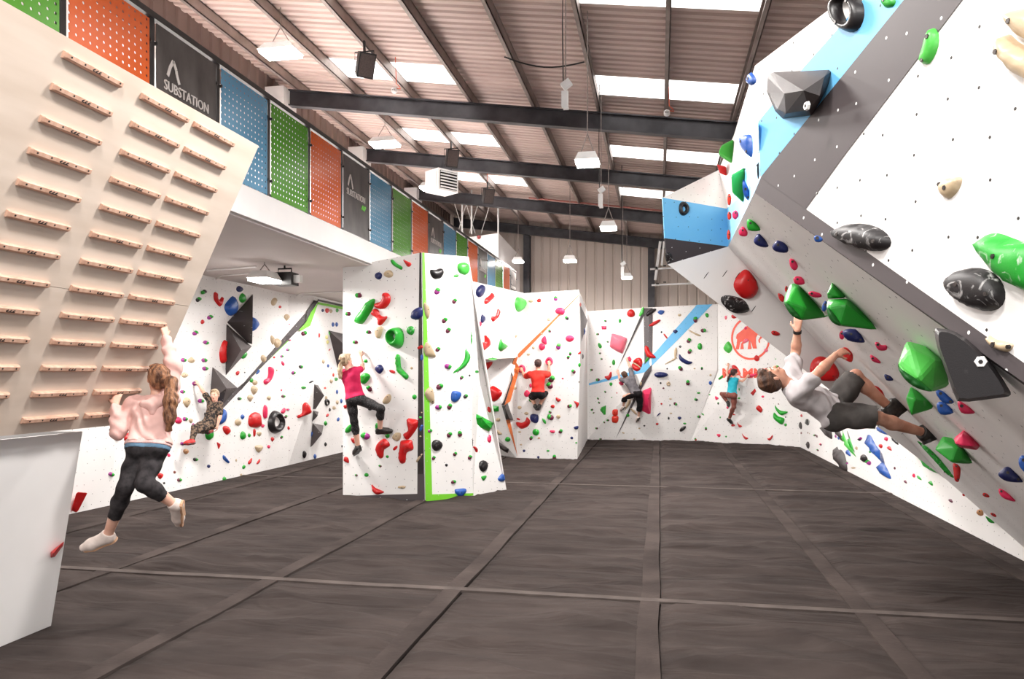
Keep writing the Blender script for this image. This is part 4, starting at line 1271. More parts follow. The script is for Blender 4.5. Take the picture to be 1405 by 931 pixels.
# ---------- pillar
run('pillarA', 464, 340, 6.004, '''
O l G 430,105 448,95 480,125 528,155 522,180 490,165 450,140
O x R 535,97 570,110 603,128 592,152 568,152 550,125
e N 333 230 62 62
e T 416 213 80 64
D 167 390 54 180
O b R 380,368 415,375 433,410 425,455 390,495 350,503 305,490 298,465 320,450 345,445 360,420 362,385
O x R 305,497 335,515 345,550 375,565 400,560 403,578 375,615 350,638 325,630 325,590 300,565 275,550 275,520
O l G 285,418 305,430 290,490 250,560 200,625 135,612 140,570 185,520 210,475 245,440
D 80 542 46 180
O b T 345,643 370,655 365,690 345,740 315,740 300,705 305,665
D 250 692 40 180
D 140 775 42 180
e C 598 680 68 76
O e N 690,485 695,560 660,590 610,585 598,560 620,510
O w R 652,822 660,812 690,798 698,822 665,838
e B 687 900 24 70
''')
ring_hold('pillarA', 'G', 464+487/6.004, 340+741/6.004, 124/6.004, 176/6.004, 464+476/6.004, 340+728/6.004, 44/6.004, 48/6.004, 0, 'chunky pocketed', H=.2)
run('pillarB', 464, 340, 6.004, '''
O b K 758,180 800,180 835,168 862,175 865,215 845,248 795,255 765,225
O e L 990,130 1040,118 1075,140 1080,190 1050,222 1000,205 980,165
e L 973 230 48 28 -10
D 817 355 58 -65 LU
D 958 438 46 -50
O h T 705,445 740,470 758,520 745,580 720,570 700,500
D 876 596 50 -45
D 907 678 48 -50
O h T 725,770 760,800 803,880 790,900 720,890 703,850 705,800
D 822 835 44 -45
''')
run('pillarC', 464, 340, 6.004, '''
e G 1097 740 9 120
''')
run('pillarA', 464, 470, 6.004, '''
D 185 72 40 200 TM
e G 227 150 36 32
O p G 195,260 230,248 265,270 250,310 215,340 185,325 178,290
v N 340 218 76 78
e R 447 238 55 26 20
O b G 475,105 508,103 515,160 525,210 580,270 560,305 520,270 480,225
e T 604 208 22 24
D 255 377 52 -130
O h T 405,425 435,430 435,470 410,500 370,500 370,470
e G 628 447 40 42
e R 60 525 34 36
O w G 118,665 120,700 90,740 55,735 75,690
e R 125 805 34 56 -35
D 224 768 74 -160 GU
e G 318 690 30 60
O x R 568,630 610,625 660,640 662,670 640,720 580,795 545,785 538,750 575,720
e G 405 768 40 40
O x T 450,760 480,740 515,745 515,785 490,812 460,800 445,785
O b R 375,788 415,815 425,850 380,880 372,940 340,950 312,900 315,840
e R 470 868 52 26 -45
O b R 520,805 600,800 615,830 618,880 565,905 555,980 520,995 498,960 500,900 510,840
D 675 622 38 -60 GM
e B 686 700 30 70 20
e B 686 120 22 60
e T 690 574 26 24
e T 680 770 30 24
e K 262 548 32 20
''')
run('pillarB', 464, 470, 6.004, '''
O c G 1050,45 1085,100 1085,140 1040,200 950,253 960,230 1005,190 1040,130
D 905 195 56 10 GU
D 1017 287 34 -45
e K 1083 270 16 20
O h T 760,362 785,400 790,500 755,490 720,450 708,410 730,375
D 836 360 58 -30 GM
O e B 935,405 970,397 1010,410 1005,455 965,490 930,470
D 1050 440 40 -40 GK
D 826 530 52 -10 GU
D 918 525 50 -60
e K 715 288 14 16
D 753 725 42 -20 GU
D 916 757 48 -45
D 1003 750 48 -90
e K 811 845 92 94
e N 720 548 20 20
''')
run('pillarC', 464, 470, 6.004, '''
e G 1142 238 32 24
F l G 1105,565 1180,605 1282,660 1240,732 1175,700 1100,620
e R 1243 550 28 54 -15
e P 1245 790 34 66
O c R 1107,855 1140,858 1148,890 1138,915 1125,880
''')
run('pillarA', 464, 550, 6.004, '''
O l T 705,415 705,430 665,495 642,500 655,465
e G 405 457 26 24
O w R 55,458 80,465 90,500 80,510 45,490
D 346 535 26 -150
D 149 610 24 200
e G 233 607 38 34
O c R 275,685 310,715 378,745 360,760 320,770 285,745
e T 527 708 76 24
''')
run('pillarB', 464, 550, 6.004, '''
D 787 468 36 -60
e K 892 527 24 26
D 963 435 38 -40 GM
D 1086 463 40 -60 GM
O w B 960,730 990,722 1050,720 1048,755 1010,790 970,770
D 950 665 40 -20
e N 720 405 20 16
''')
run('pillarC', 464, 550, 6.004, '''
e K 1194 535 72 98
O w G 1180,620 1220,612 1218,630 1198,655 1180,635
O w B 1313,640 1355,595 1370,650 1340,663
e K 1107 335 5 70
''')

# ---------- middle wall
run('midA', 640, 385, 8.241, '''
e N 157 115 92 150 20
O w R 290,135 305,190 270,230 225,265 200,250 210,205 255,170
O t L 575,182 650,205 668,250 640,320 595,352 560,330 547,250
O t N 178,378 213,425 195,470 165,475 160,430
e P 143 490 58 70
O b R 350,322 368,325 365,395 310,460 283,445 280,405 330,395
O b R 205,615 225,620 255,680 250,740 165,805 150,740 165,690 200,695 205,650
O w G 385,655 400,690 460,730 440,765 395,795 360,765
e T 560 628 26 38 30
''')
run('midB', 640, 385, 8.241, '''
e T 730 227 52 40
e R 822 222 54 44 -20
D 1010 200 54 -90 GU
O p P 1003,345 1020,310 1060,300 1105,320 1112,360 1090,385 1060,380 1020,370
D 1135 420 50 -130 GK
e T 932 435 46 46
e T 850 597 34 30
D 940 568 36 -130
O w P 890,620 910,715 870,710 845,670
e P 853 747 74 82
e T 757 757 34 34
e T 700 832 42 28
D 1040 740 72 -80 LU
e P 1168 653 100 76
D 1173 825 40 -90
O c R 1255,825 1290,795 1292,822 1275,830
''')
run('midC', 640, 385, 8.241, '''
D 1150 863 38 -40 GM
''')
run('midD', 640, 385, 8.241, '''
e G 295 885 110 26
e P 193 893 35 36
''')
run('midC', 640, 490, 6.205, '''
R P 470 98 68 72 468 98 26 26
R P 705 32 66 72 705 38 28 28
D 725 185 62 -50 GM
D 707 240 62 -130 GM
e P 515 308 52 60
e G 547 362 32 36
e P 545 240 20 40
O w R 765,340 800,355 800,370 780,380 762,362
e R 735 418 36 32
e T 413 263 28 28
e T 452 428 36 30
e T 510 477 40 26
O x N 545,490 575,480 608,490 615,520 605,555 575,558 545,535
O c R 515,508 545,545 520,590 465,608 425,575 418,548 470,555 500,540
e R 440 525 38 18 20
O l G 645,518 672,535 678,565 660,560 648,540
D 715 510 60 -160 GM
D 712 467 28 -140 GM
v T 783 505 40 38
O p G 565,620 590,608 618,625 615,655 590,665 565,650
D 550 687 36 -60 GM
e J 617 687 24 14
O h P 710,622 752,622 750,640 725,645
D 802 630 40 -60 GM
e T 465 743 22 14
e T 453 635 28 16
e N 490 795 24 24
e G 695 795 26 18
e N 612 850 22 24
D 748 850 42 -90 GM
D 878 415 40 -20 GM
O b R 915,372 955,385 955,410 938,432 930,400
O w N 912,595 950,582 952,605 930,614
e N 897 685 26 26
e G 935 727 20 14
e P 820 180 20 16
D 912 120 40 -140 GM
e G 962 65 24 36
D 865 0 30 -90 GM
e K 958 210 10 16
''')
run('midE', 640, 490, 6.205, '''
O x R 215,245 245,250 305,300 260,365 215,370 188,290
F w G 210,408 275,415 275,460 215,462
O w R 145,55 225,40 175,110 155,110
e R 193 440 28 55
e T 270 530 40 34
O h T 260,615 300,645 298,655 258,650
e G 352 697 48 44
F k D 270,715 362,780 350,815 285,765
''')
def VH(q): return [(640+x/6.205, 490+y/6.205, h) for x, y, h in q]
hull_hold('midC', 'K', VH([(300,405,0),(335,530,0),(400,535,0),(380,500,0),(345,372,.0),(330,430,.22),(365,520,.18)]), 'glossy black angular volume on the orange stripe', 'climbing_volume', HM['K'], 'climbing volume')
run('midS', 640, 385, 8.241, '''
e O 1290 270 24 50
e B 1328 570 36 80
e K 1315 855 24 60
''')

# ---------- far wall
run('far', 795, 410, 9.307, '''
e R 660 182 104 104 -20
O w L 805,105 828,130 820,185 790,215 760,210
O l K 975,125 975,150 930,185 875,220 850,210 865,165 920,130
O w B 1000,165 1030,142 1085,150 1075,180 1045,202 1010,185
e T 1278 205 48 36
O l R 885,345 900,320 960,285 1025,260 1030,285 975,325 920,350
e G 517 280 36 56
D 333 280 34 200 GM
F w P 280,345 345,342 345,385 285,390
D 233 448 36 180 GM
D 362 546 28 200 GM
O s S 430,440 590,490 605,530 560,670 530,690 400,620 390,580 410,460
e G 260 595 44 76 -25
D 264 693 30 180 GM
D 283 765 30 200 GM
e G 437 808 44 74
D 155 905 36 180 GM
e M 393 865 16 16
F w P 610,750 640,730 668,765 655,805 620,780
O x R 840,598 880,610 915,680 975,740 940,755 870,745 835,670
O b G 880,735 890,770 845,810 835,800 855,760
v N 1225 418 64 56
e R 1100 475 90 22 52
e K 1048 423 24 26
R K 1287 608 30 30 1287 608 9 9
e T 1228 690 36 150 5
O l T 1240,740 1235,765 1160,805 1100,835 1100,820 1160,785
O c N 1280,700 1310,740 1390,790 1440,800 1430,825 1370,835 1290,790 1268,740
e K 1121 890 20 24
D 1290 885 66 -130 GM
''')
run('far', 795, 410, 9.307, '''
O h R 685,805 715,762 760,748 795,765 806,810 800,855 782,872 735,830
O h R 676,825 725,850 780,885 765,912 725,922 685,898 668,860
O l T 682,808 735,828 784,872 780,886 728,850 676,822
''')
run('far', 795, 510, 9.307, '''
O w R 410,0 412,60 375,108 330,80 325,55 370,45 390,5
D 235 100 50 180 GM
e G 402 155 42 48
D 330 255 30 -130 GM
e R 478 268 14 18
e G 412 325 22 12 -30
D 237 340 30 -130 GM
D 250 392 30 -130 GM
F w G 340,425 335,545 310,548 262,485 280,450
D 160 483 34 160 GM
D 180 522 24 160 GM
D 316 643 28 -140 GM
D 363 617 34 180 GM
D 220 720 34 180 GM
D 270 858 34 180 GM
O p O 425,485 480,478 492,500 485,555 425,550
O p O 420,565 490,560 500,600 485,645 450,650 415,635
e P 536 148 66 48 20
O l T 655,335 650,400 600,470 575,490 600,410 625,350
O l T 640,455 700,490 735,530 720,545 670,500
e G 617 553 46 46
F s P 805,240 905,198 922,215 910,530 885,540 790,490
O t T 790,115 800,150 780,180 770,150
e O 808 103 22 18
e K 830 687 28 20
e T 765 720 28 20
e T 560 777 38 20 20
e T 700 857 32 16
e R 993 665 38 32
v N 1277 590 54 44
e G 1345 658 44 24
e K 1318 725 100 48 -38
e N 1013 540 74 18 -45
e K 1140 590 26 36
e T 1168 530 34 20 -15
e K 1155 423 18 18
D 1225 408 48 30 GM
e R 1048 407 28 24
e T 1163 344 34 22
e N 1037 37 180 74
e K 1037 142 26 26
R T 1137 150 54 58 1139 148 16 16
e M 1073 207 28 22
D 1385 138 68 -90 GM
''')
run('far', 900, 410, 9.307, '''
D 503 262 74 -90 GM
e G 652 208 46 62 -20
D 607 402 68 -10 GM
D 420 530 66 -60 GM
e G 562 605 62 90
D 432 668 64 -60 GM
O l T 420,390 490,425 570,460 560,475 520,465 425,410
O t L 925,540 970,600 970,650 930,692 870,650 870,600
e S 893 238 34 56
e R 998 222 80 58
e T 493 887 28 20
D 587 885 38 -90 GK
e P 1147 372 40 48
e R 1275 400 46 26 -30
e S 1150 530 76 52 -25
O x R 1285,715 1320,745 1315,785 1285,795 1255,775 1258,735
O x R 970,850 1010,845 1045,880 1045,931 1010,960 980,920
''')
run('far', 900, 510, 9.307, '''
v B 695 142 46 58
e T 697 40 30 32
e G 545 268 48 24
D 512 353 44 -160 GK
e G 685 290 24 16
O w P 755,310 795,325 795,345 765,358
D 795 400 30 -90 GK
e P 915 452 30 42
D 550 570 42 180 GM
e G 597 540 44 18 40
D 638 725 40 -90 GM
O w P 775,795 822,795 822,820 800,832
e G 895 825 22 24
D 505 860 36 -120 GR
e G 820 580 18 24
F w R 985,525 1020,550 980,552
O c R 1035,640 1060,670 1100,690 1080,708 1055,700
O c R 1095,780 1130,820 1180,845 1150,865 1120,840
F w R 1265,210 1280,245 1240,305 1205,270
e P 1365 315 38 30
O x R 1310,425 1345,450 1362,490 1335,520 1275,465
O l G 850,40 860,65 815,100 795,85
O l P 1170,75 1200,30 1290,20 1270,50 1220,70
e G 1060 335 34 22
e R 985 680 52 34
e G 1062 225 16 50
''')
run('far', 1040, 530, 9.307, '''
O c G 215,228 245,275 300,310 375,318 370,340 300,368 250,330 220,280
O c G 205,330 260,380 335,405 330,460 300,485 240,450 195,400
e G 353 490 38 40
O c R 185,615 185,650 150,690 115,665 150,655
e K 353 390 20 18
e K 193 150 14 18
e Z 260 222 16 16
''')
run('far', 990, 420, 9.307, '''
e S 567 562 54 50
D 715 775 48 -130 LK
e G 820 578 26 30
D 752 518 30 0 MG
e G 690 672 18 14
e K 592 735 12 18
e B 598 450 18 30
''')
# ---------- right slab (vertical part at the back)
run('F1', 1040, 530, 9.307, '''
e D 545 498 38 95 -5
e K 632 455 58 84 -10
e Z 552 592 20 34
e Z 636 590 14 22
e T 657 600 14 14
D 725 622 34 180 GM
e M 752 635 22 38 -15
O k D 805,520 915,480 935,530 950,665 900,650 840,600
D 800 740 34 -140 PM
e D 640 748 40 95 -6
D 763 812 30 -140 GM
e K 872 832 12 12
O l D 985,505 1020,500 1050,580 1090,700 1050,670 980,570
e U 992 635 22 48 -15
e B 1028 658 24 46 -20
O l L 1075,540 1110,640 1245,880 1235,885 1150,800 1095,680
O l G 1135,570 1150,585 1190,700 1240,850 1180,760 1160,670
O w B 1130,820 1155,805 1180,860 1180,890 1130,860
v T 1258 787 36 50 -20
e K 1315 515 26 46 -20
D 1303 668 52 -50 UK
e R 556 372 26 40 -10
''')
run('F1', 1085, 560, 6.004, '''
O x D 380,315 395,340 415,340 445,380 465,470 460,520 400,470 370,410
D 460 448 28 -150 GU
e T 515 490 40 16
e K 606 412 54 72 -30
D 640 445 48 -140 GU
e G 652 357 22 20
O l B 628,222 660,225 700,300 750,370 775,465 735,430 690,380 645,320 625,270
O t B 745,445 780,470 820,550 822,582 750,545 715,500
v P 787 252 34 40 -20
O t K 845,230 870,245 888,300 850,275 838,250
e R 742 310 30 38 -20
O w R 800,312 820,315 832,348 800,335
O h B 700,160 760,150 815,190 820,220 750,205
e M 856 492 18 24 -20
e P 1014 553 26 36 -20
O w G 1040,552 1060,560 1080,590 1055,582
O w G 1135,605 1160,598 1172,635 1150,628
O w M 932,595 948,592 958,618 940,612
O w M 1303,748 1325,748 1335,775 1315,772
O p C 1025,305 1050,300 1100,345 1200,430 1290,550 1240,545 1150,510 1080,440
''')
run('F2', 1085, 560, 6.004, '''
O l C 1040,270 1130,320 1240,430 1345,565 1290,545 1200,450
O x R 1335,455 1370,460 1400,500 1385,600 1350,590 1340,520
''')
run('F1', 1088, 512, 4, '''
O w K 8,50 40,48 68,66 60,100 30,88
''')
run('far', 1088, 512, 4, '''
e O 4 30 22 46
''')
# ---------- overhang
FO = '''
O w P 835,540 870,550 945,615 930,625 870,605 840,575
e R 748 583 52 26 25
e J 710 700 52 42 30
O w G 745,725 770,735 808,770 770,765
e R 800 715 46 20 30
e R 598 582 22 14 40
O h N 835,430 885,392 925,410 995,485 980,498 890,490 840,460
O w B 968,345 985,318 1010,320 1040,360 1040,430 1010,430 975,390
'''
run('F2', 1200, 560, 4.902, FO)
def V3(q): return [(1000+x/2.822, 300+y/2.822, h) for x, y, h in q]
def V5(q): return [(1200+x/4.902, 560+y/4.902, h) for x, y, h in q]
hull_hold('F2', 'G', V3([(240,247,0),(285,257,0),(375,372,0),(372,382,0),(300,388,0),(215,300,0),(215,325,.16),(280,393,.18),(228,318,.2),(262,262,.12),(300,345,.2),(340,385,.10)]), 'large angular box', pocket=[q[:2] for q in V3([(213,322,0),(238,335,0),(264,362,0),(281,392,0),(246,376,0),(224,348,0)])])
hull_hold('F2', 'G', V3([(400,243,0),(455,296,0),(447,308,0),(383,310,0),(380,290,.09),(400,262,.08),(430,303,.09)]), 'medium angular cap')
hull_hold('F2', 'G', V3([(382,312,0),(460,308,0),(510,350,0),(582,432,0),(430,415,0),(385,365,0),(378,345,.12),(430,412,.14),(455,330,.15),(500,365,.1),(400,312,.1)]), 'large pointed angular', pocket=[q[:2] for q in V3([(379,343,0),(395,352,0),(420,385,0),(433,414,0),(402,402,0),(384,374,0)])])
hull_hold('F2', 'L', V3([(688,470,0),(760,490,0),(838,550,0),(857,645,0),(790,668,0),(655,575,0),(655,560,.14),(700,500,.14),(735,620,.22),(790,670,.16),(800,545,.16),(690,625,.17)]), 'largest angular box', pocket=[q[:2] for q in V3([(656,577,0),(690,596,0),(740,630,0),(788,668,0),(730,656,0),(682,622,0)])])
hull_hold('F2', 'G', V3([(705,647,0),(797,712,0),(790,735,0),(708,760,0),(685,695,0),(688,690,.08),(722,700,.12),(706,757,.09)]), 'angular wedge')
plate_hold('F2', 'K', [q[:2] for q in V3([(797,432,0),(815,424,0),(880,438,0),(960,498,0),(1030,575,0),(1080,650,0),(1092,680,0),(1065,691,0),(980,696,0),(884,706,0),(850,600,0),(808,500,0)])], [q[:2] for q in V3([(812,450,0),(825,437,0),(875,450,0),(950,508,0),(1018,585,0),(1062,655,0),(1064,674,0),(1050,680,0),(975,684,0),(893,694,0),(862,600,0),(820,505,0)])], .09, 'very large fin-shaped', smooth=2, bolt_at=(1000+975/2.822, 300+553/2.822))
hull_hold('F2', 'G', V5([(408,275,0),(460,185,0),(530,200,0),(612,282,0),(666,372,0),(600,372,0),(405,275,.12),(470,215,.1),(520,365,.17),(560,262,.16),(600,340,.12)]), 'angular box at the foothold')
hull_hold('F2', 'P', V5([(532,200,0),(600,142,0),(720,242,0),(690,282,0),(580,265,0),(540,235,.1),(590,165,.12),(660,255,.11),(590,250,.13)]), 'large angular wedge')
run('F2', 1000, 300, 2.822, '''
O w P 235,155 255,160 268,185 255,200 238,185
O h P 250,232 262,222 285,228 294,250 275,256 255,250
O h P 308,285 325,280 355,290 358,302 335,305 315,298
O w R 190,288 215,300 210,322 196,312
e B 371 338 20 44 12
e R 223 272 12 26
e P 438 450 20 36
O h N 440,435 490,427 525,470 515,480 460,470
O b P 565,480 580,478 590,488 612,490 610,508 580,508
O w P 548,525 580,545 587,560 555,550
O h N 602,602 625,608 637,625 610,625
O w B 800,670 825,665 872,710 830,712
O w B 805,715 835,710 870,750 820,757
O w P 885,710 900,707 950,745 940,755 900,750
O w R 435,505 455,498 480,525 475,555 445,540
O w R 560,645 590,660 605,695 575,680
O h B 330,70 345,65 364,78 355,90 335,88
''')
outline_hold('F2', 'R', [q[:2] for q in V3([(318,560,0),(335,538,0),(365,533,0),(405,556,0),(428,598,0),(410,627,0),(345,622,0),(315,592,0)])], 'huge rounded', res=12)
run('F2', 880, 180, 3.58, '''
O w G 520,435 545,437 575,465 582,488 525,485
O w P 478,490 490,470 505,472 522,495 515,515 485,512
O w N 553,530 580,503 625,560 600,570 560,555
O w N 643,565 670,535 716,560 716,595 660,590
''')
run('F4', 1000, 300, 2.822, '''
e R 180 443 36 18 15
''')
run('F4', 880, 180, 3.58, '''
O t R 515,678 550,710 575,770 550,815 500,820 460,780 455,740 485,695
O l W 392,815 430,805 500,825 530,870 510,890 450,890 400,850
''')
# ---------- wing and grazing face
run('F6', 880, 180, 3.58, '''
R K 207 380 52 70 208 382 14 24
O x W 118,600 145,598 152,625 140,642 122,638
''')
run('F5', 880, 180, 3.58, '''
e K 574 195 12 84
O w B 488,50 530,15 545,80 540,125 505,90
O w B 500,235 530,290 525,340 500,300
e O 432 335 20 60
e O 432 415 20 42
e O 429 508 18 50
O w P 447,400 465,388 478,410 465,432 450,425
''')
hull_hold('F5', 'L', [(880+x/3.58, 180+y/3.58, h) for x, y, h in ((440,60,0),(455,50,0),(455,160,0),(435,155,0),(380,100,.25),(395,68,.22),(450,40,.05),(382,120,.22))], 'flared block')
hull_hold('F5', 'L', [(880+x/3.58, 180+y/3.58, h) for x, y, h in ((508,182,0),(510,215,0),(495,270,0),(505,355,0),(440,215,.2),(500,180,.05),(445,300,.18))], 'flared hourglass block')
hull_hold('F5', 'R', [(880+x/3.58, 180+y/3.58, h) for x, y, h in ((418,178,0),(421,220,0),(405,215,0),(370,162,.16),(412,172,.05),(385,205,.13))], 'protruding wedge')
# ---------- headwall
run('F3', 1000, 0, 2.822, '''
O w L 785,115 810,118 812,180 780,245 745,240 760,190
O h T 1085,60 1110,40 1150,35 1215,50 1260,110 1200,180 1120,130 1090,90
O h T 1060,175 1085,132 1120,160 1170,190 1260,240 1250,330 1180,320 1110,280 1065,230
O b T 820,720 845,690 900,685 900,715 880,750 850,770 825,750
e G 622 5 54 56
t B 88 305 36 52
O t B 47,535 70,520 90,530 92,600 80,605 55,575
R K 468 52 128 152 464 40 46 88 -12
''')
hull_hold('F3', 'D', [(1000+x/2.822, y/2.822, h) for x, y, h in ((150,300,0),(160,284,0),(172,279,0),(210,290,0),(300,293,0),(388,268,0),(397,276,0),(392,310,0),(372,360,0),(345,410,0),(318,448,0),(260,455,0),(208,460,0),(178,430,0),(165,390,0),(147,355,0),(158,358,.03),(215,362,.12),(290,350,.13),(370,296,.05),(352,370,.07),(310,425,.06),(220,440,.06),(190,420,.06))], 'large angular scoop', white_bolt=(1000+303/2.822, 410/2.822), nobevel=True)
run('F3', 1000, 300, 2.822, '''
e W 527 70 222 100 12
e W 971 270 224 158 22
O b C 978,75 1040,55 1130,85 1230,105 1240,300 1143,275 1080,240 1020,170 985,120
O b T 1010,450 1035,465 1095,480 1102,495 1080,515 1030,500 1005,470
''')
# ================================================================== PEOPLE (one continuous skin surface each, clothes and hair as their parts)
class SDF:
    """distance field on a grid; smooth unions of tapered limbs and ellipsoids, meshed with surface nets"""
    def __init__(s, h): s.h = h; s.P = []; s.clips = []; s.fold = None
    def cone(s, a, b, ra, rb, k=.02): s.P.append(('c', Vector(a), Vector(b), ra, rb, k, 1)); return s
    def ell(s, c, r, M=None, k=.02, sign=1): s.P.append(('e', Vector(c), r, M, None, k, sign)); return s
    def cut(s, p, n): s.clips.append((Vector(p), Vector(n).normalized())); return s
    def build(s):
        h = s.h; lo = np.full(3, 1e9); hi = -lo; bb = []
        for t in s.P:
            if t[0] == 'c':
                a, b = np.array(t[1]), np.array(t[2]); r = max(t[3], t[4])
                l_, h_ = np.minimum(a, b)-r, np.maximum(a, b)+r
            else:
                c = np.array(t[1]); r = max(t[2]); l_, h_ = c-r, c+r
            m = t[5]+2.5*h; bb.append((l_-m, h_+m)); lo = np.minimum(lo, l_-m); hi = np.maximum(hi, h_+m)
        n = np.ceil((hi-lo)/h).astype(int)+2
        D = np.full(n, 1.0, dtype=np.float32)
        ax = [lo[i]+h*np.arange(n[i]) for i in range(3)]
        for t, (l_, h_) in zip(s.P, bb):
            i0 = np.maximum(((l_-lo)/h).astype(int), 0); i1 = np.minimum(((h_-lo)/h).astype(int)+2, n)
            X, Y, Z = np.meshgrid(ax[0][i0[0]:i1[0]], ax[1][i0[1]:i1[1]], ax[2][i0[2]:i1[2]], indexing='ij')
            if t[0] == 'c':
                a = np.array(t[1]); ab = np.array(t[2])-a; L2 = max(float(ab@ab), 1e-9)
                px, py, pz_ = X-a[0], Y-a[1], Z-a[2]
                q = np.clip((px*ab[0]+py*ab[1]+pz_*ab[2])/L2, 0, 1)
                d = np.sqrt((px-q*ab[0])**2+(py-q*ab[1])**2+(pz_-q*ab[2])**2) - (t[3]+(t[4]-t[3])*q)
            else:
                c = np.array(t[1]); q = np.stack((X-c[0], Y-c[1], Z-c[2]), -1)
                if t[3] is not None: q = q @ np.array(t[3].transposed()).T if False else q @ np.array(t[3])
                r = np.array(t[2]); k0 = np.sqrt(((q/r)**2).sum(-1)); k1 = np.sqrt(((q/(r*r))**2).sum(-1))+1e-6
                d = k0*(k0-1)/k1
            S = D[i0[0]:i1[0], i0[1]:i1[1], i0[2]:i1[2]]; k = t[5]
            if t[6] > 0:
                hh = np.maximum(k-np.abs(S-d), 0)/k; S[...] = np.minimum(S, d)-hh*hh*k*.25
            else:
                d = -d; hh = np.maximum(k-np.abs(S-d), 0)/k; S[...] = np.maximum(S, d)+hh*hh*k*.25
        if s.clips or s.fold:
            X, Y, Z = np.meshgrid(*ax, indexing='ij')
            if s.fold:
                A_, f, sd = s.fold
                w = np.sin(f*(X*.6+Z*1.0+Y*.3)+2.2*np.sin(f*.37*(X-Z*.4+sd))+1.3*np.sin(f*.53*(Y+X)+sd))
                w2 = np.sin(f*.8*(X-Z*.7)+2.5*np.sin(f*.3*(Z+Y)+sd*2))
                D += (A_*(w*.6+w2*.4)).astype(np.float32)
            for p, nn in s.clips:
                D = np.maximum(D, ((X-p.x)*nn.x+(Y-p.y)*nn.y+(Z-p.z)*nn.z).astype(np.float32))
        # surface nets
        neg = D < 0
        c8 = np.zeros(tuple(n-1), dtype=np.int8)
        for i in (0, 1):
            for j in (0, 1):
                for k in (0, 1): c8 += neg[i:n[0]-1+i, j:n[1]-1+j, k:n[2]-1+k]
        cell = np.argwhere((c8 > 0) & (c8 < 8))
        idx = -np.ones(tuple(n-1), dtype=np.int64); idx[cell[:, 0], cell[:, 1], cell[:, 2]] = np.arange(len(cell))
        acc = np.zeros((len(cell), 3)); cnt = np.zeros(len(cell))
        cor = [(i, j, k) for i in (0, 1) for j in (0, 1) for k in (0, 1)]
        val = {c: D[cell[:, 0]+c[0], cell[:, 1]+c[1], cell[:, 2]+c[2]] for c in cor}
        for a in cor:
            for b in cor:
                if sum(abs(a[q]-b[q]) for q in range(3)) != 1 or a > b: continue
                va, vb = val[a], val[b]; m = (va < 0) != (vb < 0)
                t = np.where(m, va/(va-vb+1e-12), 0)
                for q in range(3): acc[:, q] += np.where(m, a[q]+t*(b[q]-a[q]), 0)
                cnt += m
        V = lo + h*(cell+acc/cnt[:, None])
        F = []
        for d_ in range(3):
            e1, e2 = [(1, 2), (2, 0), (0, 1)][d_]
            sl0 = [slice(1, -1)]*3; sl0[d_] = slice(0, n[d_]-1); sl1 = list(sl0); sl1[d_] = slice(1, n[d_])
            A0 = neg[tuple(sl0)]; A1 = neg[tuple(sl1)]
            for flip, msk in ((False, A0 & ~A1), (True, ~A0 & A1)):
                g = np.argwhere(msk)
                if not len(g): continue
                g = g + np.array([0 if q == d_ else 1 for q in range(3)])
                def at(o1, o2):
                    q = g.copy(); q[:, e1] += o1; q[:, e2] += o2; return idx[q[:, 0], q[:, 1], q[:, 2]]
                Q = np.stack((at(-1, -1), at(0, -1), at(0, 0), at(-1, 0)), 1)
                if flip: Q = Q[:, ::-1]
                F.append(Q)
        F = np.concatenate(F) if F else np.zeros((0, 4), int)
        F = F[(F >= 0).all(1)]
        return V, F
def np_mesh(name, V, F, mat, parent, smooth=True):
    o = ORG[parent.name]
    me = bpy.data.meshes.new(name)
    me.vertices.add(len(V)); me.vertices.foreach_set('co', (V-np.array(o)).astype(np.float32).ravel())
    me.loops.add(len(F)*4); me.loops.foreach_set('vertex_index', F.astype(np.int32).ravel())
    me.polygons.add(len(F)); me.polygons.foreach_set('loop_start', np.arange(0, len(F)*4, 4, dtype=np.int32))
    me.polygons.foreach_set('use_smooth', [smooth]*len(F))
    me.materials.append(mat); me.update(calc_edges=True); me.validate()
    ob = bpy.data.objects.new(name, me); COL.objects.link(ob); ob.parent = parent; ORG[ob.name] = o
    return ob
CF = Vector((-_s, _c, 0)); CR = Vector((_c, _s, 0)); CU = Vector((0, 0, 1))
def cv(dx, dy, dz=0):
    """direction: dx to the picture's right, dy up, dz away from the camera"""
    return (CR*dx + CU*dy + CF*dz).normalized()
def J(px, py, dep):
    """point seen at a pixel, dep metres in front of the camera"""
    d = ray(px, py); return EYE + d*(dep/F_PX)
def cloth(name, c1, c2, sc=6, bump=.4, bs=30, **k):
    return mottled(name, c1, c2, sc, .85, bump=bump, bscale=bs, spec=.2, bdist=.006, **k)
SKIN = mottled('skin', srgb(214, 160, 138), srgb(232, 184, 162), 9, .5)
SKIN2 = mottled('skin_tanned', srgb(198, 140, 116), srgb(224, 172, 148), 9, .5)
EYEW = new_mat('eye_white', srgb(235, 230, 225), .2); EYEB = new_mat('iris_dark', srgb(50, 36, 30), .2); LIP = new_mat('lip', srgb(184, 100, 92), .5)
def hair_mat(name, a, b): return mottled(name, a, b, 14, .5, bump=.9, bscale=70, stretch=(3, 3, .6), coords='Object', bdist=.01)
HBR = hair_mat('hair_brown', srgb(52, 32, 24), srgb(104, 68, 46)); HAU = hair_mat('hair_auburn', srgb(72, 40, 26), srgb(176, 124, 88))
HBL = hair_mat('hair_blond', srgb(140, 112, 84), srgb(214, 190, 158)); HDK = hair_mat('hair_dark', srgb(38, 24, 22), srgb(84, 50, 42))
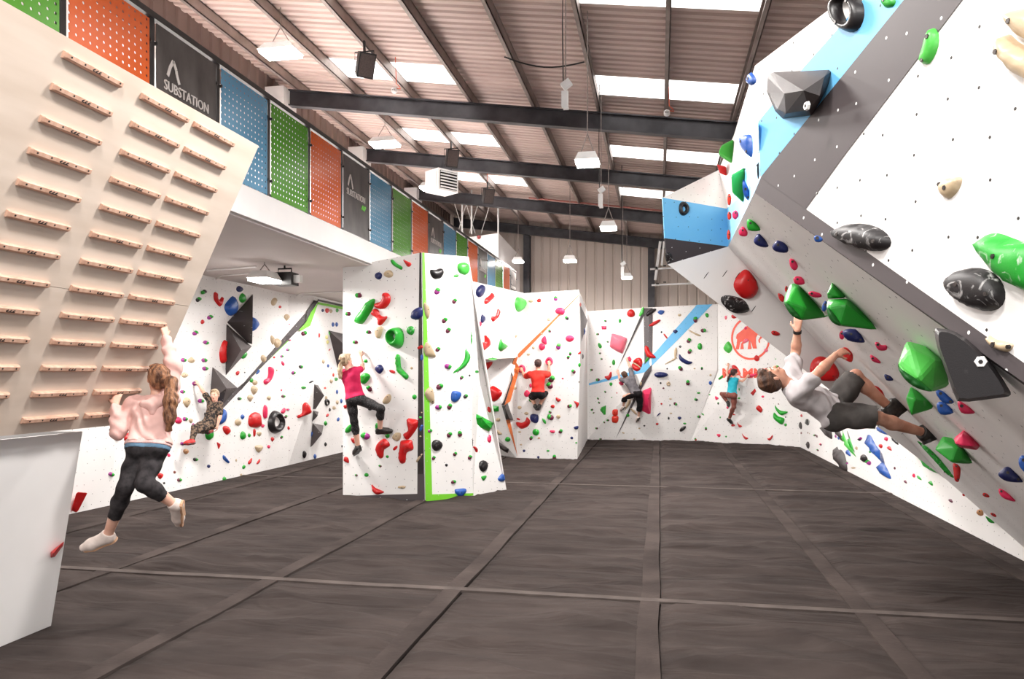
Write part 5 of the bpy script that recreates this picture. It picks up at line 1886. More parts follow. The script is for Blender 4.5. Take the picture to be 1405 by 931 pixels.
def person(label, J_, k, res, outfit, skin=SKIN, hair=HBR, fem=False):
    """J_: joints in world space, k: size relative to a 1.75 m adult"""
    j = J_; pel, neck = j['pelvis'], j['neck']
    base = Vector((pel.x, pel.y, min(j['toeL'].z, j['toeR'].z)-.05))
    root = empty('person', base, label, 'person')
    lat = (j['shR']-j['shL']).normalized(); up = (neck-pel).normalized()
    hl = (j['hipR']-j['hipL']).normalized()
    chest = neck.lerp(pel, .30); belly = neck.lerp(pel, .66)
    fr = j.get('front', up.cross(lat).normalized())
    def torso(S, g=0, low=1):
        w = .078*k
        for sg in (-1, 1):
            S.cone(chest+lat*sg*w*1.05+up*.03*k, belly+lat*sg*w*.62, (.092*k if not fem else .082*k)+g, .080*k+g, .04*k)
            S.cone(belly+lat*sg*w*.62, pel+hl*sg*w*(.8 if not fem else .95), .080*k+g, .092*k+g, .05*k)
            S.cone(neck-up*.03*k+lat*sg*.03*k, j['shR' if sg > 0 else 'shL']*.93+neck*.07, .052*k+g, .058*k+g, .05*k)
            S.ell(pel+hl*sg*w*.85-fr*.055*k-up*.02*k, [.088*k+g]*3, None, .05*k)
            if fem: S.ell(chest+lat*sg*.07*k+fr*.075*k-up*.03*k, [.058*k+g]*3, None, .05*k)
        S.cone(chest, pel, .088*k+g, .085*k+g, .05*k)
    AR = (.050*k, .040*k, .042*k, .027*k); LR = (.088*k, .056*k, .058*k, .036*k)
    if fem: AR = tuple(a*.86 for a in AR)
    B = SDF(res); torso(B)
    B.cone(neck-up*.04*k, j['head']-j['hup']*.07*k, .060*k if not fem else .052*k, .052*k if not fem else .044*k, .03*k)
    for s in 'LR':
        sh, el, wr = j['sh'+s], j['el'+s], j['wr'+s]; hip, kn, an, toe = j['hip'+s], j['kn'+s], j['an'+s], j['toe'+s]
        B.ell(sh, [.058*k]*3, None, .04*k)
        B.cone(sh, el, AR[0], AR[1], .02); m = el.lerp(wr, .28); B.cone(el, m, AR[1], AR[2], .02); B.cone(m, wr, AR[2], AR[3], .02)
        q = hip.lerp(kn, .5); B.cone(hip, q, LR[0]*1.04, LR[0]*.84, .03); B.cone(q, kn, LR[0]*.84, LR[1], .03)
        m = kn.lerp(an, .32); ax_ = (an-kn).normalized()
        back = (hip-kn)-ax_*((hip-kn).dot(ax_)); back = back.normalized()*.012*k if back.length > 1e-3 else Vector((0, 0, 0))
        B.cone(kn, m+back, LR[1]*.96, LR[2], .02); B.cone(m+back, an, LR[2], LR[3], .03)
        heel = an - ax_*0 + ax_*.05*k - (toe-an).normalized()*.03*k; ball = toe.lerp(heel, .28)
        B.cone(an, heel, .036*k, .034*k, .02); B.cone(heel, ball, .033*k, .034*k, .02); B.cone(ball, toe, .034*k, .022*k, .02)
        # hand: palm, four bent fingers, thumb
        d = j['hd'+s].normalized(); pn = j['hn'+s]; pn = (pn-d*pn.dot(d)).normalized(); sd = d.cross(pn).normalized()
        if s == 'R': sd = -sd
        hk = k*.95; pc = wr + d*.05*hk; cl = j.get('curl', .9)
        for q in (-.027, -.009, .009, .027): B.cone(wr+d*.012*hk+sd*q*.6*hk, wr+d*.085*hk+sd*q*hk, .015*hk, .0125*hk, .012)
        for i_, (q, ln) in enumerate(((.031, .9), (.0105, 1.0), (-.0105, .94), (-.031, .74))):
            p = wr + d*.088*hk + sd*q*hk; dd_ = d.copy()
            for sgm, (l_, r_) in enumerate(((.042, .0100), (.027, .0092), (.02, .0082))):
                a_ = cl*(.75 if sgm == 0 else 1.0)*(1+.08*i_)
                dd_ = (dd_*math.cos(a_) + pn*math.sin(a_)) if sgm else (d*math.cos(a_)+pn*math.sin(a_))
                dd_.normalize(); pn2 = pn
                q2 = p + dd_*l_*hk*ln; B.cone(p, q2, r_*hk, r_*.92*hk, .004); p = q2
                # rotate the bending direction with the finger
                if sgm == 0: base_d = dd_.copy()
                pnr = (pn*math.cos(a_*(sgm+1)) - d*math.sin(a_*(sgm+1))); dd_ = dd_; pn_ = pnr
                if sgm < 2:
                    dd_ = (dd_*math.cos(.01)).normalized()
            del p
        t0_ = wr + d*.03*hk + sd*.03*hk; t1_ = t0_ + (sd*.8+d*.7+pn*.5).normalized()*.042*hk; t2_ = t1_ + (d*1.0+pn*.7+sd*.1).normalized()*.032*hk
        B.cone(wr+d*.02*hk+sd*.012*hk, t0_, .017*hk, .015*hk, .01); B.cone(t0_, t1_, .0125*hk, .011*hk, .006); B.cone(t1_, t2_, .011*hk, .009*hk, .004)
    # head
    hc, hu, hf = j['head'], j['hup'].normalized(), j['hfwd']; hf = (hf-hu*hf.dot(hu)).normalized(); hs = hf.cross(hu).normalized()
    M = Matrix((hs, hf, hu)).transposed(); hk = k**.45
    def hp(x, y, z): return hc + (hs*x + hf*y + hu*z)*hk
    B.ell(hp(0, -.012, .03), (.075*hk, .094*hk, .088*hk), M, .02)
    B.ell(hp(0, .022, -.035), (.058*hk, .066*hk, .078*hk), M, .03)
    B.ell(hp(0, .062, -.088), (.026*hk, .024*hk, .020*hk), M, .02)
    B.cone(hp(0, .082, .012), hp(0, .103, -.024), .009*hk, .013*hk, .012)
    B.ell(hp(0, .075, .030), (.05*hk, .016*hk, .012*hk), M, .012)
    B.ell(hp(0, .088, -.055), (.022*hk, .009*hk, .010*hk), M, .008)
    for sg in (-1, 1):
        B.ell(hp(sg*.031, .094, .010), (.015*hk, .012*hk, .010*hk), M, .008, -1)
        B.ell(hp(sg*.040, .066, -.018), (.020*hk, .018*hk, .018*hk), M, .015)
        B.ell(hp(sg*.077, -.008, -.002), (.009*hk, .018*hk, .030*hk), M, .006)
    V, F = B.build(); np_mesh('body', V, F, skin, root)
    for sg in (-1, 1):
        mb = MB(); c = hp(sg*.031, .079, .010); mb.tube([c-hf*.012*hk, c-hf*.006*hk, c+hf*.004*hk, c+hf*.009*hk], [.004*hk, .012*hk, .011*hk, .003*hk], 8); mb.build('eye', EYEW, root, smooth=True)
        mb = MB(); c = hp(sg*.031, .088, .010); mb.tube([c, c+hf*.003*hk], [.0058*hk, .003*hk], 8); mb.build('iris', EYEB, root)
        mb = MB(); mb.tube([hp(sg*.016, .093, .030), hp(sg*.032, .094, .035), hp(sg*.048, .080, .031)], [.003*hk, .0045*hk, .002*hk], 5); mb.build('eyebrow', hair, root)
    mb = MB(); mb.tube([hp(-.022, .087, -.054), hp(0, .097, -.051), hp(.022, .087, -.054)], [.002*hk, .0062*hk, .002*hk], 6); mb.tube([hp(-.019, .087, -.058), hp(0, .096, -.061), hp(.019, .087, -.058)], [.002*hk, .0065*hk, .002*hk], 6); mb.build('lips', LIP, root, smooth=True)
    # hair
    H_ = SDF(max(.006, res*.9)); H_.ell(hp(0, -.022, .040), (.086*hk, .100*hk, .092*hk), M, .02)
    st = outfit.get('hair', 'short')
    H_.ell(hp(0, -.050, -.005), (.076*hk, .066*hk, .075*hk), M, .03)
    H_.ell(hp(0, .050, .098), (.058*hk, .040*hk, .026*hk), M, .02)
    H_.ell(hp(0, .13, -.042), (.10*hk, .10*hk, .105*hk), M, .012, -1)
    if st == 'short': H_.cut(hp(0, -.05, -.062), -hu)
    H_.fold = (.004*hk, 90, 1.3)
    V, F = H_.build(); hb_ = np_mesh('hair', V, F, hair, root)
    if 'tail' in outfit:
        T = SDF(max(.006, res*.9)); pts = outfit['tail']; p0 = hp(0, -.105, .02)
        w = [.020, .034, .040, .034, .012]
        pp = [p0] + list(pts)
        for i_ in range(len(pp)-1):
            a_, b_ = w[min(i_, 4)]*hk*outfit.get('tw', 1), w[min(i_+1, 4)]*hk*outfit.get('tw', 1)
            T.cone(pp[i_], pp[i_+1], a_, b_, .02)
            if i_ > 0:
                T.cone(pp[i_]+hs*.022*hk, pp[i_+1]-hs*.012*hk+hf*.008*hk, a_*.5, b_*.55, .006); T.cone(pp[i_]-hs*.02*hk-hf*.01*hk, pp[i_+1]+hs*.024*hk, a_*.5, b_*.5, .006)
        T.fold = (.005*hk, 70, 2.1); V, F = T.build(); np_mesh('ponytail', V, F, outfit.get('tailmat', hair), root)
        mb = MB(); mb.tube([p0-hf*.012, p0-hf*.024], [.024*hk, .024*hk], 8); mb.build('hair_tie', BLACK, root)
    # clothes
    cr = max(.007, res*1.1)
    top = outfit['top']; g = top.get('g', .012)*k
    S = SDF(cr); torso(S, g)
    for s in 'LR':
        sh, el, wr = j['sh'+s], j['el'+s], j['wr'+s]
        S.ell(sh, [(.060*k)*(.9 if fem else 1)+g]*3, None, .04*k)
        sl = top.get('sleeve', .6)
        if sl > 0:
            r0, r1 = AR[0]+g*1.2, AR[1]+g*1.5
            if sl <= 1:
                e_ = sh.lerp(el, sl); S.cone(sh, e_, r0, r0+(r1-r0)*sl+top.get('flare', .006), .03)
                S.cut_local = None
            else:
                e_ = el.lerp(wr, sl-1); S.cone(sh, el, r0, r1, .03); S.cone(el, e_, r1, AR[3]+g*1.1, .03)
    hem = top.get('hem', -.02)
    S.cut(pel+up*hem*k, -up+top.get('hemtilt', Vector((0, 0, 0))))
    S.fold = (top.get('fold', .004), top.get('ff', 38), 1.0)
    nb_ = neck+up*.035*k
    V, F = S.build()
    # drop the cloth past the neckline and sleeve ends
    keep = np.ones(len(V), bool)
    V_ = V
    dn = (V_-np.array(nb_))@np.array(up); near = np.linalg.norm(V_-np.array(neck), axis=1) < .075*k
    if top.get('neck', 1): keep &= ~((dn > 0) & near)
    F = F[keep[F].all(1)]
    np_mesh(top.get('name', 'shirt'), V, F, top['mat'], root)
    if top.get('sleeve', 0) > 1.5:
        RB = SDF(cr)
        for s in 'LR':
            e_ = j['el'+s].lerp(j['wr'+s], top['sleeve']-1); d_ = (j['wr'+s]-j['el'+s]).normalized()
            RB.cone(e_-d_*.03*k, e_+d_*.012*k, AR[3]+g*.55, AR[3]+g*.35, .005)
        V, F = RB.build(); np_mesh('cuffs', V, F, CUFFM, root)
        RB = SDF(cr); torso(RB, g*.8); RB.cut(pel+up*(hem-.025)*k, -up); RB.cut(pel+up*(hem+.025)*k, up)
        V, F = RB.build(); np_mesh('hem_band', V, F, CUFFM, root)
    if 'hood' in top:
        Hd = SDF(cr); c = neck - fr*.05*k + up*.01*k
        for a0 in range(-3, 4):
            a = a0*.42; p = c + lat*.085*k*math.sin(a) - fr*(.045*k*math.cos(a)) - up*(.015*k+.035*k*math.cos(a))
            a = (a0+1)*.42; q = c + lat*.085*k*math.sin(a) - fr*(.045*k*math.cos(a)) - up*(.015*k+.035*k*math.cos(a))
            if a0 < 3: Hd.cone(p-fr*.02*k, q-fr*.02*k, .040*k, .040*k, .02)
        Hd.cone(c-fr*.045*k-up*.03*k, c-fr*.055*k-up*.12*k, .05*k, .03*k, .03)
        Hd.fold = (.004, 50, .4); V, F = Hd.build(); np_mesh('hood', V, F, top['mat'], root)
    if 'under' in top:
        S = SDF(cr); torso(S, g*.5); S.cut(pel+up*(hem-.06)*k, -up); S.cut(pel+up*(hem+.06)*k, up)
        V, F = S.build(); np_mesh('undershirt', V, F, top['under'], root)
    bot = outfit['bottom']; g = bot.get('g', .008)*k
    S = SDF(cr)
    w = .078*k
    for sg in (-1, 1):
        S.cone(belly.lerp(pel, .55)+hl*sg*w*.6, pel+hl*sg*w*.85, .080*k+g, .092*k+g, .05*k)
        S.ell(pel+hl*sg*w*.85-fr*.055*k-up*.02*k, [.090*k+g]*3, None, .05*k)
    for s in 'LR':
        hip, kn, an = j['hip'+s], j['kn'+s], j['an'+s]; L_ = bot.get('leg'+s, bot.get('leg', 1.9))
        lo_ = bot.get('loose', 0)
        if L_ <= 1:
            e_ = hip.lerp(kn, L_); q = hip.lerp(kn, .5); S.cone(hip, q, LR[0]*1.04+g, LR[0]*.88+g+lo_*.6, .03); S.cone(q, e_, LR[0]*.88+g+lo_*.6, LR[0]*.76+g+lo_, .03)
        else:
            q = hip.lerp(kn, .5); S.cone(hip, q, LR[0]*1.04+g, LR[0]*.86+g+lo_, .03); S.cone(q, kn, LR[0]*.86+g+lo_, LR[1]+g+lo_, .03); e_ = kn.lerp(an, L_-1)
            ax_ = (an-kn).normalized(); back = (hip-kn)-ax_*((hip-kn).dot(ax_)); back = back.normalized()*.012*k if back.length > 1e-3 else Vector((0, 0, 0))
            m = kn.lerp(an, min(.32, L_-1))+back; S.cone(kn, m, LR[1]+g+lo_, LR[2]+g+lo_, .03); S.cone(m, e_, LR[2]+g+lo_, LR[3]+g*1.4+lo_+(LR[2]-LR[3])*max(0, (2-L_)), .03)
    S.cut(belly.lerp(pel, bot.get('waist', .62)), up)
    S.fold = (bot.get('fold', .003), bot.get('ff', 40), 2.0)
    V, F = S.build()
    keep = np.ones(len(V), bool)
    for s in 'LR':
        hip, kn, an = j['hip'+s], j['kn'+s], j['an'+s]; L_ = bot.get('leg'+s, bot.get('leg', 1.9))
        a_, b_ = (hip, kn) if L_ <= 1 else (kn, an)
        e_ = a_.lerp(b_, L_ if L_ <= 1 else L_-1); dr = (b_-a_).normalized()
        dd_ = (V-np.array(e_))@np.array(dr); nr = np.linalg.norm((V-np.array(e_))-dd_[:, None]*np.array(dr), axis=1) < .115*k
        keep &= ~((dd_ > .004) & (dd_ < .14*k) & nr)
    F = F[keep[F].all(1)]
    np_mesh(bot.get('name', 'trousers'), V, F, bot['mat'], root)
    # shoes
    sm = outfit['shoe']
    for s in 'LR':
        kn, an, toe = j['kn'+s], j['an'+s], j['toe'+s]; ax_ = (an-kn).normalized(); fd = (toe-an).normalized(); k0_ = k; k = k*outfit.get('ss', 1)
        heel = an + ax_*.05*k - fd*.03*k; ball = toe.lerp(heel, .28)
        Sh = SDF(max(.006, res)); Sh.cone(an-ax_*.01*k, heel, .047*k, .048*k, .02); Sh.cone(heel, ball, .047*k, .050*k, .02); Sh.cone(ball, toe+fd*.008*k, .050*k, .034*k, .02); Sh.cone(an+fd*.02*k-ax_*.005*k, ball, .042*k, .038*k, .02)
        Sh.cut(an-ax_*.022*k, -ax_)
        V, F = Sh.build(); so = np_mesh('shoe', V, F, sm[0], root)
        dn_ = (ax_ - fd*ax_.dot(fd)).normalized(); sd_ = fd.cross(dn_).normalized()
        mb = MB(); a_ = heel + dn_*.036*k; b_ = ball + dn_*.036*k; c_ = toe + dn_*.022*k
        ol = []
        for p_, wd_ in ((a_-fd*.043*k, .016), (a_-fd*.03*k, .034), (a_, .041), (a_.lerp(b_, .5), .034), (b_, .044), (b_.lerp(c_, .6), .040), (c_+fd*.018*k, .026), (c_+fd*.034*k, .010)):
            ol.append((p_, wd_*k))
        V2 = []; F2 = []
        for p_, wd_ in ol: V2 += [p_-sd_*wd_-dn_*.006*k, p_+sd_*wd_-dn_*.006*k, p_+sd_*wd_+dn_*.014*k, p_-sd_*wd_+dn_*.014*k]
        for i_ in range(len(ol)-1):
            o_ = i_*4; F2 += [(o_+q_, o_+(q_+1) % 4, o_+4+(q_+1) % 4, o_+4+q_) for q_ in range(4)]
        F2 += [(0, 3, 2, 1), (len(V2)-4, len(V2)-3, len(V2)-2, len(V2)-1)]
        add('sole', V2, F2, sm[1], root)
        mb = MB()
        for q_ in range(3):
            c_ = an.lerp(ball, .35+q_*.22) - dn_*(.030-.003*q_)*k + ax_*.006*k
            mb.tube([c_-sd_*.022*k+dn_*.006*k, c_-dn_*.006*k, c_+sd_*.022*k+dn_*.006*k], .0035*k, 5)
        mb.build('laces', sm[2], root); k = k0_
    return root, dict(hp=hp, hs=hs, hf=hf, hu=hu, lat=lat, up=up, fr=fr)
def lens(j):
    f = lambda a, b: round((j[a]-j[b]).length, 2)
    return {s+n: f(a+s, b+s) for s in 'LR' for n, a, b in (('upper', 'sh', 'el'), ('fore', 'el', 'wr'), ('thigh', 'hip', 'kn'), ('shin', 'kn', 'an'))} | {'torso': f('neck', 'pelvis'), 'shw': f('shL', 'shR'), 'hd': f('head', 'neck')}
PINKT = cloth('pink_fleece', srgb(224, 180, 172), srgb(234, 194, 187), 5, .4, 22)
CUFFM = cloth('pink_ribbing', srgb(214, 172, 168), srgb(226, 188, 184), 40, .6, 120)
BLUEU = cloth('slate_blue_jersey', srgb(86, 116, 140), srgb(104, 134, 158), 8)
LEGG = cloth('charcoal_leggings', srgb(30, 28, 30), srgb(62, 58, 60), 14, .3, 60)
WSHOE = cloth('off_white_canvas', srgb(214, 198, 190), srgb(230, 216, 208), 20); GUM = mottled('gum_sole', srgb(196, 150, 118), srgb(212, 170, 138), 9, .6)
GREYT = cloth('light_grey_jersey', srgb(186, 180, 182), srgb(206, 200, 202), 4, .5, 22); SHORTS = cloth('charcoal_shorts', srgb(66, 63, 62), srgb(92, 88, 86), 6, .5, 24)
BSHOE = mottled('black_rubber', srgb(24, 22, 22), srgb(56, 52, 48), 30, .5); PALE = mottled('pale_lime_trim', srgb(186, 190, 150), srgb(204, 208, 170), 9, .6)
CAMO = mottled('camouflage_cloth', srgb(34, 28, 26), srgb(112, 92, 76), 26, .85, detail=2, lo=.46, hi=.54, bump=.4, bscale=30)
MAG = cloth('magenta_jersey', srgb(170, 24, 66), srgb(192, 40, 84), 6); BLKL = mottled('patterned_black_leggings', srgb(18, 16, 18), srgb(78, 70, 72), 60, .7, lo=.56, hi=.62)
REDT = cloth('red_jersey', srgb(216, 46, 40), srgb(232, 64, 54), 6); BLKC = cloth('black_cloth', srgb(16, 14, 16), srgb(34, 30, 32), 6)
MGREY = cloth('mid_grey_jersey', srgb(96, 92, 96), srgb(124, 120, 124), 8); TEAL = cloth('teal_jersey', srgb(36, 158, 178), srgb(60, 178, 196), 6)
BRN = cloth('brown_trousers', srgb(112, 66, 58), srgb(136, 84, 74), 6); RSHOE = mottled('red_shoe_leather', srgb(170, 30, 30), srgb(196, 44, 40), 9, .5)
STRAPM = mottled('black_strap', srgb(20, 18, 18), srgb(30, 28, 28), 9, .4)

# 1. girl hanging from the rungs
d0 = 6.06
j = dict(neck=J(213, 549, d0), pelvis=J(203, 612, d0-.12), head=J(217, 520, d0+.02), hup=cv(.12, 1, -.12), hfwd=cv(-.62, .25, .72),
         shL=J(184, 556, d0+.02), elL=J(163, 591, d0-.12), wrL=J(158, 556, d0-.03), hdL=cv(.0, 1, .35), hnL=cv(-.3, -.2, 1),
         shR=J(233, 545, d0+.04), elR=J(238, 502, d0+.10), wrR=J(227, 461, d0+.20), hdR=cv(-.28, 1, .2), hnR=cv(-.9, -.2, .6),
         hipL=J(193, 617, d0-.1), knL=J(172, 668, d0-.28), anL=J(148, 733, d0-.12), toeL=J(116, 750, d0-.12),
         hipR=J(214, 617, d0-.08), knR=J(197, 664, d0-.3), anR=J(238, 691, d0-.12), toeR=J(245, 717, d0+.06), curl=.8, front=cv(-.35, -.05, .9))
print('girl', lens(j))
tail = [J(236, 524, d0-.10), J(234, 548, d0-.15), J(233, 572, d0-.17), J(231, 590, d0-.16)]
g_, fr_ = person('long-haired girl in a pale pink hooded top and black leggings hanging from the wooden rungs', j, .92, .0075,
    dict(top=dict(mat=PINKT, g=.022, sleeve=1.86, hem=.02, fold=.009, ff=52, hood=1, name='hooded_top', under=BLUEU), bottom=dict(mat=LEGG, g=.006, leg=1.62, fold=.002, name='leggings', waist=.45),
         shoe=(WSHOE, GUM, WSHOE), hair='long', tail=tail, tw=1.35), skin=SKIN, hair=HAU, fem=True)
# 2. man on the overhang
dm = 6.6
j = dict(neck=J(1082, 529, dm), pelvis=J(1143, 562, dm), head=J(1060, 519, dm-.02), hup=cv(-1, .02, -.05), hfwd=cv(.25, 1, .12),
         shL=J(1086, 514, dm+.14), elL=J(1092, 481, dm+.22), wrL=J(1094, 453, dm+.12), hdL=cv(.05, 1, -.05), hnL=cv(.4, .2, .9),
         shR=J(1096, 538, dm-.15), elR=J(1126, 508, dm-.24), wrR=J(1146, 487, dm-.12), hdR=cv(1, .45, .2), hnR=cv(.2, -.6, .8),
         hipL=J(1146, 554, dm+.08), knL=J(1174, 515, dm+.10), anL=J(1219, 557, dm+.12), toeL=J(1243, 548, dm+.16),
         hipR=J(1148, 568, dm-.09), knR=J(1205, 573, dm-.18), anR=J(1267, 593, dm-.05), toeR=J(1294, 584, dm+.08), curl=.55, front=cv(.35, .85, .25))
print('man', lens(j))
person('man in a light grey T-shirt and dark shorts climbing horizontally under the big overhang', j, 1.0, .0075,
    dict(top=dict(mat=GREYT, g=.018, sleeve=.55, hem=.02, fold=.009, ff=50), bottom=dict(mat=SHORTS, g=.016, leg=.94, loose=.018, fold=.006, ff=30, name='shorts', waist=.5),
         shoe=(BSHOE, BSHOE, PALE), hair='short', ss=1.3), skin=SKIN2, hair=HBR)
mr = bpy.data.objects[[o.name for o in COL.objects if o.get('label', '').startswith('man in a light grey')][0]]
wv = J(1094, 455, dm+.125); mb = MB(); a_ = (j['wrL']-j['elL']).normalized()
mb.tube([wv-a_*.012, wv+a_*.012], .036, 14); w_ = mb.build('wristwatch', STRAPM, mr)
# 3. boy in camouflage
sc_ = .76
j = dict(neck=J(295.5, 552, 13.5), pelvis=J(287.5, 580, 13.35), head=J(294.5, 542, 13.48), hup=cv(-.1, 1, -.05), hfwd=cv(.12, -.2, -1),
         shL=J(289, 552, 13.5), elL=J(279.5, 538, 13.45), wrL=J(272, 527, 13.4), hdL=cv(-.5, .8, .3), hnL=cv(-.6, -.2, .6),
         shR=J(301.5, 555, 13.4), elR=J(302, 570.5, 13.35), wrR=J(298.5, 583, 13.3), hdR=cv(-.1, -1, 0), hnR=cv(-1, 0, 0),
         hipL=J(284, 581, 13.35), knL=J(267, 586, 13.1), anL=J(263.5, 604, 12.98), toeL=J(254, 607.5, 12.92),
         hipR=J(290.5, 583, 13.35), knR=J(272, 590, 13.15), anR=J(285, 592, 13.45), toeR=J(291, 590, 13.62), curl=.5, front=cv(-.45, .1, -.8))
print('boy', lens(j))
person('fair-haired boy in camouflage clothes leaning out from the left wall by one hand', j, sc_, .009,
    dict(top=dict(mat=CAMO, g=.014, sleeve=.75, hem=-.05), bottom=dict(mat=CAMO, g=.012, leg=1.92, name='trousers'), shoe=(RSHOE, BSHOE, BSHOE), hair='short'), skin=SKIN, hair=HBL)
# 4. woman in magenta on the pillar
def jo(px, py, wall, off):
    p, n = hit(px, py, wall); return pPl(px, py, p+n*off, n)
w_ = 'pillarA'
j = dict(neck=jo(479, 508, w_, .34), pelvis=jo(488, 546, w_, .36), head=jo(475, 495, w_, .36), hup=cv(-.1, 1, -.1), hfwd=cv(.75, .3, .7),
         shL=jo(470, 512, w_, .30), elL=jo(474, 521, w_, .12), wrL=jo(479, 507, w_, .08), hdL=cv(.1, 1, .3), hnL=cv(0, 0, 1),
         shR=jo(487.5, 509, w_, .34), elR=jo(498, 505, w_, .20), wrR=jo(494.8, 489, w_, .10), hdR=cv(-.1, 1, .3), hnR=cv(-.3, 0, 1),
         hipL=jo(482, 549, w_, .33), knL=jo(486, 578, w_, .30), anL=jo(491, 612, w_, .20), toeL=jo(486, 621.5, w_, .05),
         hipR=jo(493.5, 548, w_, .33), knR=jo(523, 560, w_, .34), anR=jo(521.5, 588, w_, .16), toeR=jo(536, 590.5, w_, .10), curl=.7, front=cv(.1, 0, 1))
print('woman', lens(j))
person('woman in a magenta T-shirt and black leggings climbing the pillar', j, .93, .009,
    dict(top=dict(mat=MAG, g=.012, sleeve=.6, hem=0), bottom=dict(mat=BLKL, g=.006, leg=1.5, name='leggings'), shoe=(BSHOE, BSHOE, BSHOE), hair='long',
         tail=[jo(468.5, 496, w_, .44), jo(466.5, 507, w_, .44), jo(467, 517, w_, .43)]), skin=SKIN, hair=HBL, fem=True)
# 5. man in red on the middle wall
w_ = 'midC'
j = dict(neck=jo(738.5, 509.5, w_, .36), pelvis=jo(738, 539, w_, .40), head=jo(738.3, 499.5, w_, .33), hup=cv(0, 1, .05), hfwd=cv(.1, .1, 1),
         shL=jo(727, 514, w_, .32), elL=jo(720, 516.5, w_, .14), wrL=jo(716.5, 508.5, w_, .12), hdL=cv(-.3, .8, .5), hnL=cv(0, -.3, 1),
         shR=jo(750, 513.5, w_, .32), elR=jo(753, 513, w_, .12), wrR=jo(753.3, 500.5, w_, .12), hdR=cv(0, 1, .4), hnR=cv(0, -.3, 1),
         hipL=jo(733.5, 542, w_, .36), knL=jo(729, 544, w_, .06), anL=jo(734, 556, w_, .26), toeL=jo(737, 560.5, w_, .10),
         hipR=jo(743, 542, w_, .36), knR=jo(748.5, 538, w_, .06), anR=jo(740.5, 556, w_, .26), toeR=jo(739, 560.5, w_, .10), curl=.8, front=cv(0, 0, 1))
print('red', lens(j))
person('man in a red T-shirt and black shorts crouched on the middle wall', j, .92, .010,
    dict(top=dict(mat=REDT, g=.020, sleeve=.62, hem=.02), bottom=dict(mat=BLKC, g=.014, leg=.8, loose=.01, name='shorts'), shoe=(BSHOE, BSHOE, BSHOE), hair='short'), skin=SKIN2, hair=HDK)
# 6. teenager in grey on the far wall
w_ = 'far'
j = dict(neck=jo(862, 518, w_, .38), pelvis=jo(873, 539, w_, .40), head=jo(857, 514.5, w_, .36), hup=cv(-.45, .8, 0), hfwd=cv(-.3, .1, 1),
         shL=jo(857, 522, w_, .34), elL=jo(850.5, 520, w_, .22), wrL=jo(848, 511, w_, .10), hdL=cv(-.1, 1, .4), hnL=cv(0, -.3, 1),
         shR=jo(867, 516, w_, .34), elR=jo(864.5, 503, w_, .24), wrR=jo(860.5, 494.5, w_, .12), hdR=cv(-.2, 1, .4), hnR=cv(0, -.3, 1),
         hipL=jo(869, 541, w_, .36), knL=jo(856.5, 544, w_, .30), anL=jo(855.5, 557, w_, .18), toeL=jo(852, 562, w_, .06),
         hipR=jo(877, 541, w_, .36), knR=jo(878, 556, w_, .34), anR=jo(876, 571.5, w_, .2), toeR=jo(873.5, 577, w_, .06), curl=.8, front=cv(0, 0, 1))
print('teen', lens(j))
person('boy in a grey T-shirt and black cropped trousers climbing beside the dark rib', j, .9, .010,
    dict(top=dict(mat=MGREY, g=.018, sleeve=.7, hem=.0), bottom=dict(mat=BLKC, g=.018, leg=1.45, loose=.01, name='trousers'), shoe=(WSHOE, BSHOE, BSHOE), hair='short'), skin=SKIN, hair=HBR)
# 7. woman in teal on the far wall
j = dict(neck=jo(1006, 518, w_, .36), pelvis=jo(1004, 541, w_, .40), head=jo(1007.3, 511.5, w_, .36), hup=cv(.05, 1, 0), hfwd=cv(.8, .1, .5),
         shL=jo(1001, 520.5, w_, .30), elL=jo(997, 511, w_, .22), wrL=jo(999.2, 502.5, w_, .12), hdL=cv(.1, 1, .3), hnL=cv(.3, -.3, 1),
         shR=jo(1011, 521, w_, .32), elR=jo(1018.5, 522.8, w_, .26), wrR=jo(1025.3, 516.5, w_, .12), hdR=cv(.7, .6, .3), hnR=cv(.3, -.3, 1),
         hipL=jo(1000.5, 542, w_, .36), knL=jo(990.5, 540, w_, .20), anL=jo(998, 551, w_, .24), toeL=jo(999.5, 556.5, w_, .10),
         hipR=jo(1007, 543, w_, .36), knR=jo(1007, 558, w_, .34), anR=jo(1000.5, 574, w_, .2), toeR=jo(1004.5, 580, w_, .06), curl=.8, front=cv(.1, 0, 1))
print('teal', lens(j))
person('woman in a teal vest and brown trousers climbing below the red emblem', j, .88, .010,
    dict(top=dict(mat=TEAL, g=.008, sleeve=0, hem=.0, name='vest'), bottom=dict(mat=BRN, g=.010, leg=1.9), shoe=(BSHOE, BSHOE, BSHOE), hair='long',
         tail=[jo(1002, 514, w_, .44), jo(999.5, 518, w_, .44), jo(998, 522.5, w_, .44)], tw=.8), skin=SKIN, hair=HDK, fem=True)
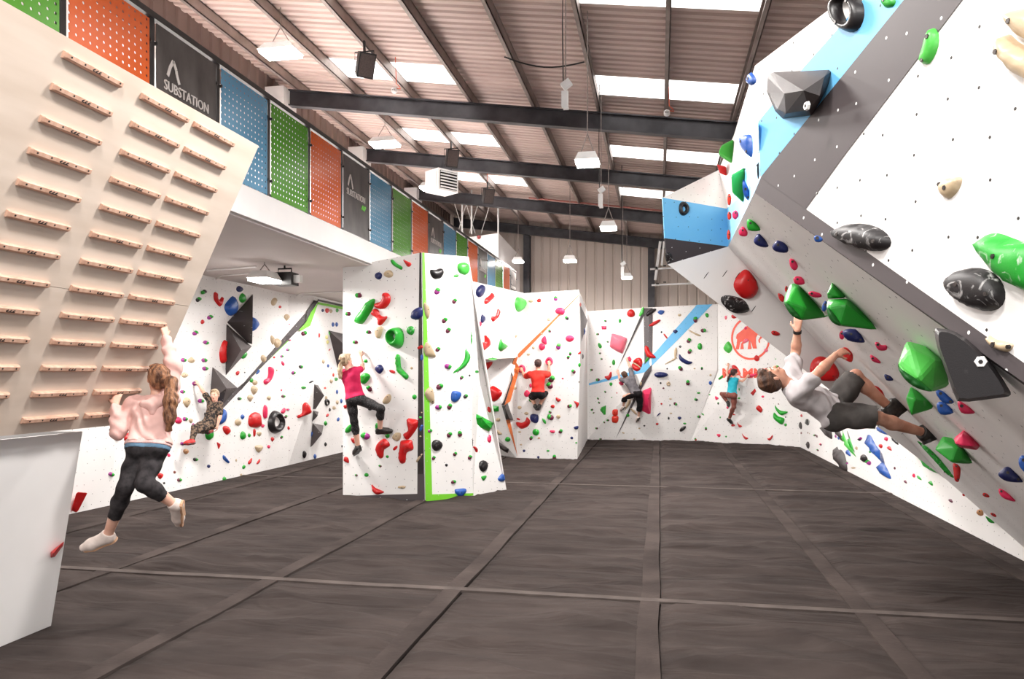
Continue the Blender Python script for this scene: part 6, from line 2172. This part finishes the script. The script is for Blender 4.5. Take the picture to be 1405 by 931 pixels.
# ================================================================== LABELS OF THE HOLDS
WN = {'left': 'left wall under the gallery', 'leftv': 'bulging left wall section', 'leftd': 'alcove wall left of the pillar', 'kick': 'kick wall', 'pillarA': "pillar's left face", 'pillarB': "pillar's right face",
      'pillarC': "pillar's right flank", 'midA': "middle wall's upper left board", 'midB': "middle wall's upper right board", 'midC': "middle wall's lower board", 'midD': "middle wall's underside", 'midE': "middle wall's recess",
      'midS': "middle wall's side", 'far': 'far wall', 'F1': 'low slab on the right', 'F2': 'big grey overhang', 'F3': 'near headwall', 'F4': 'far underside of overhang', 'F5': "overhang's edge face", 'F6': 'blue and grey wing'}
ORD = ['', 'second ', 'third ', 'fourth ', 'fifth ', 'sixth ', 'seventh ', 'eighth ', 'ninth ', 'tenth ', 'eleventh ', 'twelfth ']
groups = {}
for h in HOLDS:
    c, s = h['desc']
    size = '' if any(w in s for w in ('large', 'small', 'medium', 'huge', 'volume', 'box')) else ('tiny ' if h['sz'] < 4 else 'small ' if h['sz'] < 8 else '' if h['sz'] < 22 else 'large ')
    h['key'] = (size + c + ' ' + s, h['wall'])
    groups.setdefault(h['key'], []).append(h)
def rank(lst, f, word_lo, word_hi):
    """most extreme half counted from one end, the rest from the other"""
    lst = sorted(lst, key=f); n = len(lst); out = {}
    for i, h in enumerate(lst):
        if i < (n+1)//2: out[id(h)] = ORD[i] + word_lo
        else: out[id(h)] = ORD[n-1-i] + word_hi
    return out
for (d, w), lst in groups.items():
    noun = '' if 'volume' in d else ' hold'
    base = '%s%s on the %s' % (d, noun, WN[w])
    if len(lst) == 1:
        lst[0]['o']['label'] = base; continue
    xs = max(h['px'] for h in lst)-min(h['px'] for h in lst); ys = max(h['py'] for h in lst)-min(h['py'] for h in lst)
    r = rank(lst, lambda h: h['px'], 'leftmost', 'rightmost') if xs > ys else rank(lst, lambda h: h['py'], 'highest', 'lowest')
    for h in lst: h['o']['label'] = '%s %s' % (r[id(h)], base)
for h in HOLDS:
    if 'volume' not in h['desc'][1]: h['o']['group'] = 'climbing holds on the ' + WN[h['wall']]
    else: h['o']['group'] = 'climbing volumes'
